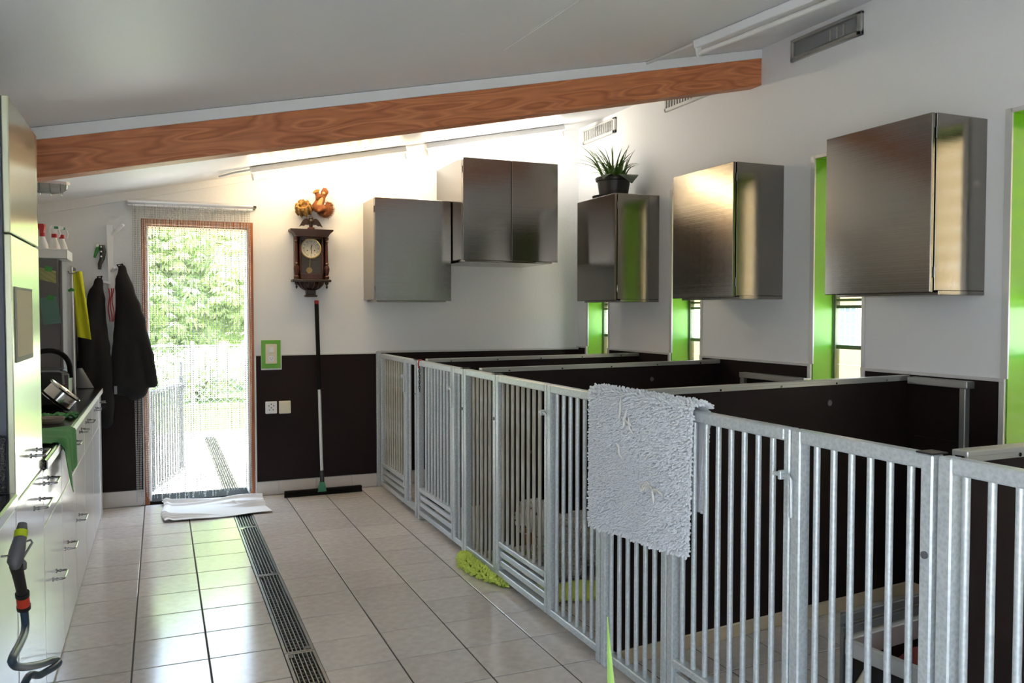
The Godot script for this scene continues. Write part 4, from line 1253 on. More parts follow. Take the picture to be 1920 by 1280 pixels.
	b = MB.new(); b.ball(Vector3(-0.016, 0.175, 0.006), Vector3(0.017, 0.014, 0.012)); obj("catch", b, M.white_plastic, t)
	obj("hook", one_cyl(Vector3(0.0, 0.175, -0.02), Vector3(0.0, 0.175, 0.01), 0.004, 8), M.chrome, t)

func flatten(m: MB, k: float) -> void:
	for i in m.v.size():
		m.v[i] = Vector3(m.v[i].x, m.v[i].y, m.v[i].z * k)
		m.n[i] = Vector3(m.n[i].x, m.n[i].y, m.n[i].z / k).normalized()

func wall_clock() -> void:
	var t := thing("wall_clock", "dark carved wooden pendulum wall clock with an eagle on top", "clock", Vector3(1.119, 1.58, ZB))
	var D := 0.11
	var b := MB.new()
	b.box(Vector3(-0.122, 0.135, 0), Vector3(0.122, 0.495, 0.03), 0.002)
	obj("back_board", b, M.clock_back, t)
	b = MB.new()
	for s in [-1.0, 1.0]: b.box(Vector3(s * 0.122 - 0.006, 0.135, 0.0), Vector3(s * 0.122 + 0.006, 0.495, D - 0.02), 0.002)
	obj("case", b, M.dark_wood, t)
	b = MB.new()
	b.prism(PackedVector2Array([Vector2(-0.125, 0.475), Vector2(0.125, 0.475), Vector2(0.14, 0.50), Vector2(0.168, 0.525), Vector2(0.168, 0.535), Vector2(-0.168, 0.535), Vector2(-0.168, 0.525), Vector2(-0.14, 0.50)]), 0.0, D + 0.02)
	obj("cornice", b, M.dark_wood_edge, t)
	# door with a glazed opening
	b = MB.new()
	for s in [-1.0, 1.0]: b.box(Vector3(s * 0.088 - 0.007, 0.14, D - 0.035), Vector3(s * 0.088 + 0.007, 0.475, D - 0.015), 0.003)
	b.box(Vector3(-0.094, 0.14, D - 0.035), Vector3(0.094, 0.185, D - 0.015), 0.003)
	b.box(Vector3(-0.094, 0.462, D - 0.035), Vector3(0.094, 0.475, D - 0.015), 0.003)
	var door := obj("door", b, M.dark_wood, t)
	obj("pane", one_box(Vector3(-0.081, 0.184, D - 0.026), Vector3(0.081, 0.463, D - 0.023)), M.clock_glass, door)
	# turned half columns
	for s in [-1.0, 1.0]:
		b = MB.new()
		var pr := []
		for q in [[0.018, 0.142], [0.020, 0.16], [0.012, 0.17], [0.017, 0.185], [0.021, 0.205], [0.023, 0.225], [0.018, 0.245], [0.010, 0.252], [0.018, 0.262], [0.012, 0.272], [0.011, 0.38], [0.010, 0.43], [0.016, 0.438], [0.011, 0.448], [0.019, 0.462], [0.016, 0.475]]: pr.append(Vector2(q[0], q[1]))
		b.lathe(pr, 14, Vector3(s * 0.119, 0, D - 0.018))
		obj("column", b, M.dark_wood, t)
	# lower shelf, drop finials, fluted bowl and end block
	b = MB.new()
	b.box(Vector3(-0.152, 0.118, 0), Vector3(0.152, 0.138, D + 0.005), 0.004)
	obj("shelf", b, M.dark_wood_edge, t)
	for s in [-1.0, 1.0]:
		b = MB.new()
		b.lathe([Vector2(0, 0.06), Vector2(0.004, 0.068), Vector2(0.010, 0.08), Vector2(0.005, 0.09), Vector2(0.016, 0.105), Vector2(0.012, 0.118)], 12, Vector3(s * 0.119, 0, D - 0.02))
		obj("finial", b, M.dark_wood_edge, t)
	b = MB.new()
	b.lathe([Vector2(0.0, 0.055), Vector2(0.04, 0.056), Vector2(0.075, 0.075), Vector2(0.096, 0.10), Vector2(0.10, 0.118)], 20, Vector3(0, 0, 0.015), 1.0, 0.85, 0.0, PI)
	var bowl := obj("bowl", b, M.dark_wood_edge, t)
	for k in 8:
		var a := PI * (k + 0.5) / 8.0
		b = MB.new()
		var q := []
		for e in [[0.044, 0.058], [0.077, 0.077], [0.098, 0.101], [0.102, 0.118]]: q.append(Vector3(e[0] * cos(a), e[1], 0.015 + e[0] * 0.85 * sin(a)))
		b.tube(q, 0.007, 6)
		obj("flute", b, M.dark_wood, bowl)
	b = MB.new()
	b.box(Vector3(-0.036, 0.012, 0), Vector3(0.036, 0.058, 0.07), 0.004)
	b.box(Vector3(-0.046, 0.0, 0), Vector3(0.046, 0.014, 0.08), 0.004)
	obj("end_block", b, M.dark_wood_edge, t)
	# dial
	b = MB.new()
	b.cyl(Vector3(0, 0.386, 0.03), Vector3(0, 0.386, 0.066), 0.076, -1, 40)
	var dial := obj("dial", b, M.clock_face, t)
	b = MB.new()
	b.lathe([Vector2(0.071, 0.0), Vector2(0.073, 0.005), Vector2(0.079, 0.006), Vector2(0.081, 0.0)], 40)
	var ring := obj("bezel", b, M.brass, dial)
	ring.transform = Transform3D(Basis(Vector3.RIGHT, PI / 2), Vector3(0, 0.386, 0.065))
	b = MB.new()
	b.lathe([Vector2(0.040, 0.0), Vector2(0.041, 0.0012), Vector2(0.042, 0.0)], 40)
	var ring2 := obj("inner_ring", b, M.brass, dial)
	ring2.transform = Transform3D(Basis(Vector3.RIGHT, PI / 2), Vector3(0, 0.386, 0.066))
	var rom := ["XII", "I", "II", "III", "IIII", "V", "VI", "VII", "VIII", "IX", "X", "XI"]
	var fnt := SystemFont.new(); fnt.font_names = PackedStringArray(["Droid Serif"])
	for k in 12:
		var a := TAU * k / 12.0
		var tm := TextMesh.new()
		tm.text = rom[k]; tm.font = fnt; tm.font_size = 16; tm.pixel_size = 0.0011; tm.depth = 0.001
		var o := obj("numeral", tm, M.ink, dial)
		o.transform = Transform3D(Basis(Vector3(0, 0, 1), -a), Vector3(sin(a) * 0.057, 0.386 + cos(a) * 0.057, 0.0668))
	for q in [[0.2, 0.034, 0.0042], [3.05, 0.052, 0.0030]]:
		b = MB.new()
		b.prism(PackedVector2Array([Vector2(-q[2] * 0.6, -0.01), Vector2(q[2] * 0.6, -0.01), Vector2(q[2], q[1] * 0.7), Vector2(0, q[1]), Vector2(-q[2], q[1] * 0.7)]), 0.0, 0.001)
		var o := obj("hand", b, M.ink, dial)
		o.transform = Transform3D(Basis(Vector3(0, 0, 1), -q[0]), Vector3(0, 0.386, 0.069 + q[2] * 0.2))
	for s in [-1.0, 1.0]: obj("winding_hole", one_cyl(Vector3(s * 0.028, 0.370, 0.066), Vector3(s * 0.028, 0.370, 0.0675), 0.005, 10), M.ink, dial)
	# pendulum
	b = MB.new()
	b.cyl(Vector3(-0.012, 0.213, 0.04), Vector3(-0.012, 0.213, 0.048), 0.024, -1, 24)
	b.cyl(Vector3(-0.002, 0.34, 0.042), Vector3(-0.011, 0.23, 0.042), 0.003, -1, 8)
	obj("pendulum", b, M.old_brass, t)
	# eagle with spread wings on a small socle
	b = MB.new()
	b.box(Vector3(-0.026, 0.535, 0.05), Vector3(0.026, 0.552, 0.10), 0.004)
	obj("socle", b, M.dark_wood, t)
	var bd := body([[Vector3(0, 0.555, 0.075), Vector3(0, 0.60, 0.078), 0.014, 0.019], [Vector3(0, 0.60, 0.078), Vector3(0.004, 0.626, 0.082), 0.017, 0.011], [Vector3(0.004, 0.628, 0.083), Vector3(-0.014, 0.624, 0.092), 0.010, 0.004], [Vector3(0, 0.57, 0.07), Vector3(0, 0.545, 0.06), 0.012, 0.008]], 0.004, 0.008)
	var eagle := obj("eagle", bd, M.dark_wood_edge, t)
	for s in [-1.0, 1.0]:
		b = MB.new()
		var pts := [Vector2(0.008, 0.612), Vector2(0.035, 0.624), Vector2(0.052, 0.618), Vector2(0.070, 0.596), Vector2(0.092, 0.556), Vector2(0.072, 0.566), Vector2(0.056, 0.563), Vector2(0.040, 0.575), Vector2(0.024, 0.572), Vector2(0.008, 0.582)]
		var poly := PackedVector2Array()
		for q in pts: poly.append(Vector2(q.x * s, q.y))
		b.prism(poly, 0.066, 0.078)
		obj("wing", b, M.dark_wood_edge, eagle)

func squirrel() -> void:
	var t := thing("squirrel_ornament", "red squirrel ornament with a hollow log on the wall above the clock", "ornament", Vector3(1.12, 2.20, ZB))
	var z := 0.075
	var b := body([
		[Vector3(0.05, 0.10, z), Vector3(0.075, 0.15, z), 0.042, 0.034], [Vector3(0.075, 0.15, z), Vector3(0.10, 0.195, z + 0.005), 0.032, 0.022], [Vector3(0.107, 0.215, z + 0.008), Vector3(0.112, 0.218, z + 0.01), 0.028, 0.026], [Vector3(0.10, 0.214, z + 0.016), Vector3(0.086, 0.208, z + 0.028), 0.02, 0.012],
		[Vector3(0.075, 0.175, z + 0.02), Vector3(0.045, 0.165, z + 0.03), 0.014, 0.011], [Vector3(0.045, 0.165, z + 0.03), Vector3(0.036, 0.20, z + 0.032), 0.011, 0.009], [Vector3(0.036, 0.20, z + 0.032), Vector3(0.046, 0.215, z + 0.032), 0.009, 0.008],
		[Vector3(0.085, 0.175, z + 0.015), Vector3(0.06, 0.18, z + 0.04), 0.013, 0.01], [Vector3(0.06, 0.18, z + 0.04), Vector3(0.048, 0.21, z + 0.04), 0.010, 0.008],
		[Vector3(0.055, 0.085, z + 0.01), Vector3(0.09, 0.085, z + 0.03), 0.034, 0.026], [Vector3(0.09, 0.08, z + 0.03), Vector3(0.055, 0.062, z + 0.045), 0.018, 0.012],
		[Vector3(0.115, 0.24, z + 0.005), Vector3(0.12, 0.252, z + 0.002), 0.009, 0.004], [Vector3(0.10, 0.24, z), Vector3(0.10, 0.252, z - 0.002), 0.009, 0.004],
	], 0.0055, 0.014)
	var bd := obj("squirrel_body", b, M.fur_red, t)
	b = body([[Vector3(0.06, 0.115, z + 0.03), Vector3(0.078, 0.16, z + 0.028), 0.022, 0.016], [Vector3(0.092, 0.205, z + 0.03), Vector3(0.098, 0.208, z + 0.026), 0.014, 0.014]], 0.005, 0.01)
	obj("pale_front", b, M.fur_cream, bd)
	for q in [Vector3(0.104, 0.224, z + 0.033), Vector3(0.086, 0.222, z + 0.03)]:
		var e := MB.new(); e.ball(q, Vector3(0.005, 0.005, 0.004), 8, 6); obj("eye", e, M.nose_black, bd)
	b = body([[Vector3(0.075, 0.06, z - 0.01), Vector3(0.115, 0.055, z - 0.005), 0.024, 0.034], [Vector3(0.115, 0.055, z - 0.005), Vector3(0.138, 0.085, z - 0.005), 0.035, 0.036], [Vector3(0.138, 0.085, z - 0.005), Vector3(0.142, 0.125, z - 0.005), 0.034, 0.02]], 0.006, 0.02, 0.003, 160.0)
	obj("tail", b, M.fur_red, t)
	# fluffy hairs over the tail
	var hair := MB.new(); hair.cyl(Vector3.ZERO, Vector3(0, 0.022, 0), 0.0012, 0.0002, 4, false)
	var pl := []
	for k in 420:
		var i := rng.randi_range(0, b.v.size() - 1)
		var d := (b.n[i] + Vector3(rng.randfn(), rng.randfn(), rng.randfn()) * 0.35 + Vector3(0.4, -0.2, 0)).normalized()
		pl.append(Transform3D(Basis(Quaternion(Vector3.UP, d)), b.v[i]))
	many("tail_hair", hair.mesh(), M.fur_red, pl, t)
	# hollow log and the cone held in the paws
	var lg := MB.new()
	var prof := []
	for q in [[0.0, -0.045], [0.04, -0.045], [0.055, -0.03], [0.06, 0.0], [0.057, 0.035], [0.048, 0.05], [0.036, 0.046], [0.03, 0.02], [0.0, 0.015]]: prof.append(Vector2(q[0], q[1]))
	lg.t = Transform3D(Basis(Vector3.RIGHT, 0.9) * Basis(Vector3(0, 0, 1), 0.3), Vector3(-0.055, 0.078, z - 0.005))
	lg.lathe(prof, 18, Vector3.ZERO, 1.0, 0.9)
	for k in 9:
		var a := TAU * k / 9.0
		lg.tube([Vector3(0.055 * cos(a), -0.04, 0.05 * sin(a)), Vector3(0.064 * cos(a), 0.0, 0.056 * sin(a)), Vector3(0.05 * cos(a), 0.055, 0.045 * sin(a))], [0.008, 0.012, 0.008], 6)
	obj("log", lg, M.bark, t)
	lg = MB.new()
	lg.tube([Vector3(-0.09, 0.105, z), Vector3(-0.075, 0.135, z - 0.01), Vector3(-0.05, 0.14, z - 0.02)], [0.016, 0.02, 0.012], 8)
	obj("branch_stub", lg, M.bark, t)
	lg = MB.new()
	lg.t = Transform3D(Basis(Vector3(0, 0, 1), -1.05), Vector3(0.035, 0.215, z + 0.045))
	lg.lathe([Vector2(0, -0.032), Vector2(0.008, -0.028), Vector2(0.014, -0.01), Vector2(0.013, 0.01), Vector2(0.007, 0.027), Vector2(0, 0.034)], 12)
	obj("cone", lg, M.bark, t)
	obj("wall_peg", one_cyl(Vector3(0.02, 0.085, 0.0), Vector3(0.02, 0.085, z), 0.016, 10), M.bark, t)

# ------------------------------------------------------------------ things on the left worktop
func corner_things() -> void:
	var T := 0.9155
	var t := thing("locker", "grey metal locker standing on the far end of the worktop", "locker", Vector3(-0.7, T, -6.3))
	obj("body", one_box(Vector3(-0.156, 0, -0.50), Vector3(0.124, 0.87, 0.45), 0.004), M.locker_grey, t)
	obj("door", one_box(Vector3(0.125, 0.01, -0.49), Vector3(0.143, 0.86, 0.44), 0.003), M.locker_grey, t)
	# tray with three spray bottles on the locker
	var ty := T + 0.8705
	t = thing("tray", "pale grey plastic tray on top of the grey locker", "tray", Vector3(-0.62, ty, -6.04))
	var b := MB.new()
	b.box(Vector3(-0.105, 0, -0.17), Vector3(0.092, 0.006, 0.17), 0.002)
	for s in [[-0.105, -0.1, -0.17, 0.17], [0.087, 0.092, -0.17, 0.17]]: b.box(Vector3(s[0], 0, s[2]), Vector3(s[1], 0.06, s[3]), 0.002)
	for s in [-0.17, 0.165]: b.box(Vector3(-0.105, 0, s), Vector3(0.092, 0.06, s + 0.005), 0.002)
	b.box(Vector3(-0.11, 0.055, 0.165), Vector3(0.098, 0.062, 0.178), 0.002)
	obj("tray_body", b, M.white_plastic, t)
	var bl := [["white spray bottle with a red collar, middle of three on the locker", -0.610, -6.0, false, 0.5], ["white spray bottle with a red collar, rightmost of three on the locker", -0.574, -6.06, false, 0.1], ["white spray bottle with an all-red trigger head, leftmost on the locker", -0.668, -5.925, true, 2.8]]
	for q in bl:
		t = thing("spray_bottle", q[0], "spray bottle", Vector3(q[1], ty + 0.0062, q[2]), q[4], "spray bottles in the tray")
		b = MB.new()
		b.lathe([Vector2(0, 0), Vector2(0.032, 0), Vector2(0.035, 0.006), Vector2(0.035, 0.06), Vector2(0.030, 0.085), Vector2(0.016, 0.125), Vector2(0.013, 0.14), Vector2(0, 0.14)], 18)
		obj("bottle", b, M.white_plastic, t)
		b = MB.new()
		b.lathe([Vector2(0.014, 0.134), Vector2(0.0165, 0.136), Vector2(0.0165, 0.158), Vector2(0.012, 0.16), Vector2(0, 0.16)], 16)
		obj("collar", b, M.red_plastic, t)
		b = MB.new()
		b.prism(PackedVector2Array([Vector2(-0.018, 0.195), Vector2(-0.012, 0.158), Vector2(0.012, 0.158), Vector2(0.014, 0.185), Vector2(0.052, 0.19), Vector2(0.052, 0.207), Vector2(0.02, 0.213), Vector2(-0.012, 0.212)]), -0.012, 0.012)
		var head := obj("trigger_head", b, M.red_plastic if q[3] else M.white_plastic, t)
		b = MB.new()
		b.tube([Vector3(0.026, 0.188, 0), Vector3(0.034, 0.165, 0), Vector3(0.03, 0.14, 0)], [0.006, 0.006, 0.004], 8)
		obj("trigger", b, M.red_plastic if q[3] else M.white_plastic, head)
		obj("sticker", one_box(Vector3(-0.006, 0.19, 0.012), Vector3(0.02, 0.206, 0.0125)), M.teal_plastic, head)
	# notes taped to the locker side
	t = thing("taped_pouch", "crinkled clear plastic pouch taped to the upper locker side", "pouch", Vector3(-0.633, 1.682, -5.849))
	b = MB.new()
	b.sheet(func(u: float, v: float) -> Vector3: return Vector3((u - 0.5) * 0.088, (v - 0.5) * 0.075 - (u - 0.5) * 0.022, 0.009 + 0.004 * sin(u * 9.0 + v * 5.0) * sin(v * 11.0)), 14, 12, 0.002)
	obj("pouch", b, M.note_olive, t)
	b = MB.new()
	b.obox(Vector3(0.005, 0.04, 0.016), Vector3(0.04, 0.03, 0.002), Basis(Vector3(0, 0, 1), -0.2))
	obj("tape", b, M.green_plastic, t)
	t = thing("taped_note", "teal paper note taped lower on the locker side", "paper", Vector3(-0.62, 1.46, -5.849))
	b = MB.new()
	b.sheet(func(u: float, v: float) -> Vector3: return Vector3(lerpf(lerpf(-0.042, 0.055, u), lerpf(-0.06, 0.033, u), v), (v - 0.5) * 0.165 + 0.01 * u, 0.004 + 0.003 * sin(u * 4.0)), 8, 8, 0.001)
	obj("sheet", b, M.note_teal, t)
	b = MB.new()
	b.obox(Vector3(0.0, 0.085, 0.009), Vector3(0.035, 0.03, 0.002), Basis(Vector3(0, 0, 1), -0.15))
	obj("tape", b, M.green_plastic, t)
	# pole, cloths, brush and dustpan between locker and coats
	t = thing("mop_pole", "thin white metal pole with a hook standing before the grey locker", "pole", Vector3(-0.528, T, -6.2))
	obj("rod", one_cyl(Vector3(0, 0, 0), Vector3(-0.006, 0.84, 0), 0.0075, 10), M.white_alu, t)
	b = MB.new()
	b.tube([Vector3(-0.026, 0.81, 0.0), Vector3(-0.018, 0.795, 0.008), Vector3(0.006, 0.795, 0.008), Vector3(0.022, 0.808, 0.0)], 0.004, 6)
	obj("hook", b, M.grey_plastic, t)
	b = MB.new()
	b.tube([Vector3(-0.025, 0.68, 0.009), Vector3(-0.008, 0.69, 0.012), Vector3(0.01, 0.685, 0.009)], [0.008, 0.012, 0.007], 8)
	obj("clip", b, M.green_plastic, t)
	t = thing("yellow_cloth", "yellow cleaning cloth hanging between the grey locker and black coat", "cloth", Vector3(-0.50, 1.27, -6.52))
	b = MB.new()
	b.sheet(func(u: float, v: float) -> Vector3: return Vector3(lerpf(lerpf(-0.03, 0.056, u), lerpf(-0.052, 0.002, u), v), v * 0.47 + (1.0 - v) * (0.015 - 0.02 * u), 0.012 + 0.012 * sin(u * 8.0 + v * 2.0)), 18, 14, 0.006)
	obj("fabric", b, M.yellow_cloth, t)
	obj("hook", one_cyl(Vector3(-0.0565, 0.463, 0.006), Vector3(0.0, 0.463, 0.006), 0.004, 8), M.chrome, t)
	t = thing("navy_cloth", "dark navy cloth hanging low behind the thin pole", "cloth", Vector3(-0.505, 0.95, ZB + 0.03))
	b = MB.new()
	b.sheet(func(u: float, v: float) -> Vector3: return Vector3((u - 0.5) * 0.09, v * 0.38, 0.012 + 0.008 * sin(u * 9.0)), 12, 6, 0.005)
	obj("fabric", b, M.navy_cloth, t)
	obj("wall_hook", one_cyl(Vector3(0, 0.37, -0.029), Vector3(0, 0.37, 0.02), 0.004, 8), M.chrome, t)
	t = thing("hand_brush", "white-handled hand brush hanging left of the black coats", "brush", Vector3(-0.518, 1.13, -6.73))
	b = MB.new(); b.tube([Vector3(0, 0.0, 0), Vector3(0.004, 0.05, 0), Vector3(0.002, 0.13, 0), Vector3(0, 0.17, 0)], [0.008, 0.011, 0.010, 0.005], 8)
	obj("handle", b, M.white_plastic, t)
	obj("ferrule", one_cyl(Vector3(0, -0.03, 0), Vector3(0, 0.0, 0), 0.011), M.chrome, t)
	b = MB.new(); b.cyl(Vector3(0, -0.03, 0), Vector3(0, -0.2, 0), 0.012, 0.02)
	obj("bristles", b, M.navy_cloth, t)
	t = thing("dustpan", "grey plastic dustpan at the wall end of the worktop", "dustpan", Vector3(-0.50, T, -6.58))
	b = MB.new()
	b.sheet(func(u: float, v: float) -> Vector3: return Vector3(lerpf(-0.05, lerpf(0.06, -0.015, v), u), 0.004 + v * 0.14, -0.02 - 0.02 * v + 0.012 * sin(PI * u)), 8, 6, 0.005)
	obj("pan", b, M.grey_plastic, t)
	# black case with an arched handle
	t = thing("black_case", "black plastic carry box with an arched handle on the worktop", "box", Vector3(-0.575, T, -5.32))
	b = MB.new(); b.box(Vector3(-0.11, 0, -0.12), Vector3(0.10, 0.22, 0.12), 0.03)
	obj("box_body", b, M.black_plastic, t)
	b = MB.new()
	var pts := []
	for k in 15:
		var a := PI * k / 14.0
		pts.append(Vector3(-cos(a) * 0.108 - 0.004, 0.17 + pow(sin(a), 0.6) * 0.155, 0.02))
	b.tube(pts, 0.014, 8)
	obj("handle", b, M.black_rubber, t)
	b = MB.new()
	b.tube([Vector3(-0.085, 0.205, 0.121), Vector3(-0.075, 0.214, 0.122), Vector3(0.055, 0.214, 0.122), Vector3(0.075, 0.204, 0.122), Vector3(0.078, 0.14, 0.121)], 0.006, 8)
	obj("trim", b, M.grey_plastic, t)
	# steel bowl leaning on the black box
	t = thing("dog_bowl", "shiny stainless steel dog bowl tipped on its side on the worktop", "bowl", Vector3(-0.51, T, -5.02))
	b = MB.new()
	var ax := Vector3(0.55, 0.62, -0.05).normalized()
	var bx := ax.cross(Vector3(0, 0, 1)).normalized()
	b.t = Transform3D(Basis(bx, ax, bx.cross(ax)), Vector3(-0.015, 0.062, 0))
	b.lathe([Vector2(0, 0.0), Vector2(0.078, 0.0), Vector2(0.081, 0.006), Vector2(0.080, 0.07), Vector2(0.09, 0.074), Vector2(0.094, 0.080), Vector2(0.09, 0.084), Vector2(0.078, 0.078), Vector2(0.07, 0.012), Vector2(0, 0.008)], 36)
	obj("bowl", b, M.polished_steel, t)
	b = MB.new()
	b.t = Transform3D(Basis(bx, ax, bx.cross(ax)), Vector3(-0.015, 0.062, 0))
	b.lathe([Vector2(0.079, 0.004), Vector2(0.085, 0.006), Vector2(0.085, 0.014), Vector2(0.08, 0.016)], 36)
	obj("foot_ring", b, M.black_rubber, t)
	t = thing("green_net", "crumpled bright green net lying below the steel bowl", "net", Vector3(-0.49, T, -4.80))
	b = MB.new()
	b.sheet(func(u: float, v: float) -> Vector3: return Vector3((u - 0.5) * 0.16 + 0.015 * sin(v * 9.0), 0.012 + 0.012 * sin(u * 17.0 + v * 6.0) * sin(v * 13.0 + 1.0), (v - 0.5) * 0.11 + 0.012 * sin(u * 11.0)), 26, 18, 0.004)
	obj("fabric", b, M.green_cloth, t)
	t = thing("dish", "flat grey-brown dish on the worktop beside the green cloth", "dish", Vector3(-0.505, T, -4.60))
	b = MB.new()
	b.lathe([Vector2(0, 0.0), Vector2(0.055, 0.0), Vector2(0.066, 0.012), Vector2(0.07, 0.026), Vector2(0.064, 0.024), Vector2(0.052, 0.008), Vector2(0, 0.006)], 28)
	obj("dish_body", b, M.terracotta_dish, t)
	# green cloth draped over the worktop edge
	t = thing("green_cloth", "green cloth draped over the front edge of the worktop", "cloth", Vector3(-0.4, T, -4.06))
	b = MB.new()
	b.sheet(func(u: float, v: float) -> Vector3:
		var z := lerpf(0.27, -0.27, u)
		var drop := lerpf(-0.025, 0.155, smoothstep(0.10, 0.24, u)) + 0.085 * exp(-pow((u - 0.30) * 11.0, 2.0)) + 0.02 * exp(-pow((u - 0.7) * 7.0, 2.0)) - 0.02 * smoothstep(0.85, 1.0, u)
		var s := v * (0.2 + drop)
		var wob := 0.005 * sin(u * 21.0 + v * 2.0) + 0.004 * sin(u * 9.0)
		if s < 0.2: return Vector3(-0.185 + s, 0.0065 + 0.003 * (1.0 + sin(u * 15.0 + v * 9.0)), z)
		var r := s - 0.2
		return Vector3(0.024 + minf(r, 0.01) * 0.4 + wob + r * 0.05, 0.006 - r, z - r * 0.25 * sin(u * 5.0)), 40, 26, 0.003)
	obj("fabric", b, M.green_cloth, t)
	# hose with its spray gun
	t = thing("garden_hose", "blue-green garden hose looping at the lower left edge", "hose", Vector3.ZERO)
	b = MB.new()
	var cv := Curve3D.new()
	for p in [Vector3(-0.364, 0.625, -2.665), Vector3(-0.362, 0.606, -2.663), Vector3(-0.360, 0.564, -2.652), Vector3(-0.355, 0.571, -2.529), Vector3(-0.352, 0.586, -2.395), Vector3(-0.350, 0.577, -2.372), Vector3(-0.345, 0.529, -2.467), Vector3(-0.330, 0.456, -2.660), Vector3(-0.310, 0.414, -2.791), Vector3(-0.300, 0.396, -2.829), Vector3(-0.300, 0.394, -2.800), Vector3(-0.330, 0.404, -2.721), Vector3(-0.360, 0.422, -2.613), Vector3(-0.37, 0.30, -2.4), Vector3(-0.36, 0.10, -2.25), Vector3(-0.30, 0.014, -2.0), Vector3(-0.28, 0.014, -1.6), Vector3(-0.3, 0.014, -1.0)]: cv.add_point(p)
	for i in range(1, cv.point_count - 1):
		var d := (cv.get_point_position(i + 1) - cv.get_point_position(i - 1)) * 0.22
		cv.set_point_in(i, -d); cv.set_point_out(i, d)
	var hp := []
	for p in cv.tessellate_even_length(5, 0.02): hp.append(p)
	b.tube(hp, 0.0105, 12)
	obj("hose", b, M.hose_blue, t)
	t = thing("spray_gun", "grey hose spray gun with red connector hanging at the left edge", "spray gun", Vector3(-0.364, 0.616, -2.625))
	t.scale = Vector3.ONE * 0.8
	b = MB.new()
	b.tube([Vector3(0.0, 0.015, -0.05), Vector3(0.0, 0.055, -0.03)], [0.021, 0.021], 14)
	obj("connector", b, M.orange_red, t)
	for q in [Vector3(0.0, 0.003, -0.055), Vector3(0, 0.055, -0.03)]: obj("collar", one_cyl(q, q + Vector3(0, 0.014, 0.006), 0.0225, 14), M.black_plastic, t)
	b = MB.new()
	b.tube([Vector3(0.0, 0.065, -0.025), Vector3(-0.002, 0.11, 0.0), Vector3(-0.004, 0.155, 0.03), Vector3(-0.006, 0.19, 0.055)], [0.017, 0.018, 0.019, 0.021], 14)
	obj("grip", b, M.black_plastic, t)
	b = MB.new()
	b.tube([Vector3(-0.006, 0.185, 0.06), Vector3(-0.006, 0.205, 0.07), Vector3(-0.002, 0.235, 0.055), Vector3(0.004, 0.275, 0.02), Vector3(0.006, 0.30, -0.002), Vector3(0.007, 0.315, -0.012)], [0.016, 0.025, 0.025, 0.020, 0.017, 0.014], 16)
	obj("gun_body", b, M.gun_grey, t)
	obj("nozzle_ring", one_cyl(Vector3(0.004, 0.272, 0.022), Vector3(0.005, 0.292, 0.005), 0.0212, 16), M.lime_plastic, t)
	b = MB.new()
	b.tube([Vector3(0.0, 0.255, 0.03), Vector3(0.03, 0.255, -0.01), Vector3(0.035, 0.245, -0.015), Vector3(0.012, 0.205, 0.02), Vector3(0.002, 0.2, 0.04)], 0.004, 8)
	obj("trigger_loop", b, M.grey_plastic, t)
	b = MB.new()
	b.tube([Vector3(0.0, 0.205, 0.045), Vector3(0.012, 0.185, 0.03), Vector3(0.014, 0.165, 0.018)], [0.012, 0.012, 0.008], 10)
	obj("trigger", b, M.grey_plastic, t)
	obj("hanger", one_cyl(Vector3(-0.049, 0.225, 0.06), Vector3(-0.006, 0.225, 0.06), 0.004, 8), M.chrome, t)
	# potted plant on the steel cabinet
	t = thing("potted_plant", "spiky green plant in a black pot on top of a steel cabinet", "plant", Vector3(3.345, 2.3545, -5.83))
	b = MB.new()
	b.lathe([Vector2(0, 0.0), Vector2(0.13, 0.0), Vector2(0.165, 0.010), Vector2(0.172, 0.024), Vector2(0.164, 0.024), Vector2(0.13, 0.01), Vector2(0, 0.01)], 32)
	obj("saucer", b, M.pot_black, t)
	b = MB.new()
	b.lathe([Vector2(0, 0.0105), Vector2(0.105, 0.0105), Vector2(0.112, 0.02), Vector2(0.130, 0.14), Vector2(0.142, 0.143), Vector2(0.147, 0.165), Vector2(0.141, 0.172), Vector2(0.132, 0.168), Vector2(0.127, 0.15), Vector2(0, 0.148)], 36)
	obj("pot", b, M.pot_black, t)
	b = MB.new(); b.cyl(Vector3(0, 0.13, 0), Vector3(0, 0.156, 0), 0.126, -1, 24); obj("soil", b, M.soil, t)
	var r := RandomNumberGenerator.new(); r.seed = 11
	for k in 56:
		var a := r.randf() * TAU
		var base := Vector3(cos(a) * r.randf() * 0.1, 0.145, sin(a) * r.randf() * 0.1)
		var out := Vector3(cos(a + r.randf_range(-0.4, 0.4)), 0, sin(a + r.randf_range(-0.4, 0.4)))
		if out.x > 0.0: out.x *= 0.25
		var L := r.randf_range(0.18, 0.36); var lean := r.randf_range(0.35, 1.15)
		obj("leaf", blade(base, out, L, lean, r.randf_range(0.006, 0.010)), M.leaf_green, t)
	for q in [[Vector3(0.04, 0.17, 0.12), Vector3(-0.25, 0, 1.0), 0.2], [Vector3(-0.08, 0.17, 0.08), Vector3(-0.9, 0, 0.5), 0.12]]:
		b = MB.new()
		var o2: Vector3 = q[1].normalized(); var sd := o2.cross(Vector3.UP)
		var L2: float = q[2]; var p0: Vector3 = q[0]
		b.sheet(func(u: float, v: float) -> Vector3: return p0 + o2 * (v * L2 * 0.8) + Vector3.UP * (0.03 * sin(v * PI * 0.6) - 0.9 * L2 * v * v * 0.6) + sd * (u - 0.5) * L2 * 0.8 * sin(PI * pow(clampf(v * 0.96 + 0.02, 0, 1), 0.8)), 6, 10, 0.0015)
		obj("broad_leaf", b, M.leaf_dark, t)
	# plant in the foreground: a single long blade reaches into the picture
	t = thing("foreground_plant", "single light green leaf blade rising at the bottom edge of the picture", "plant", Vector3(1.055, 0.0, -1.8))
	b = MB.new()
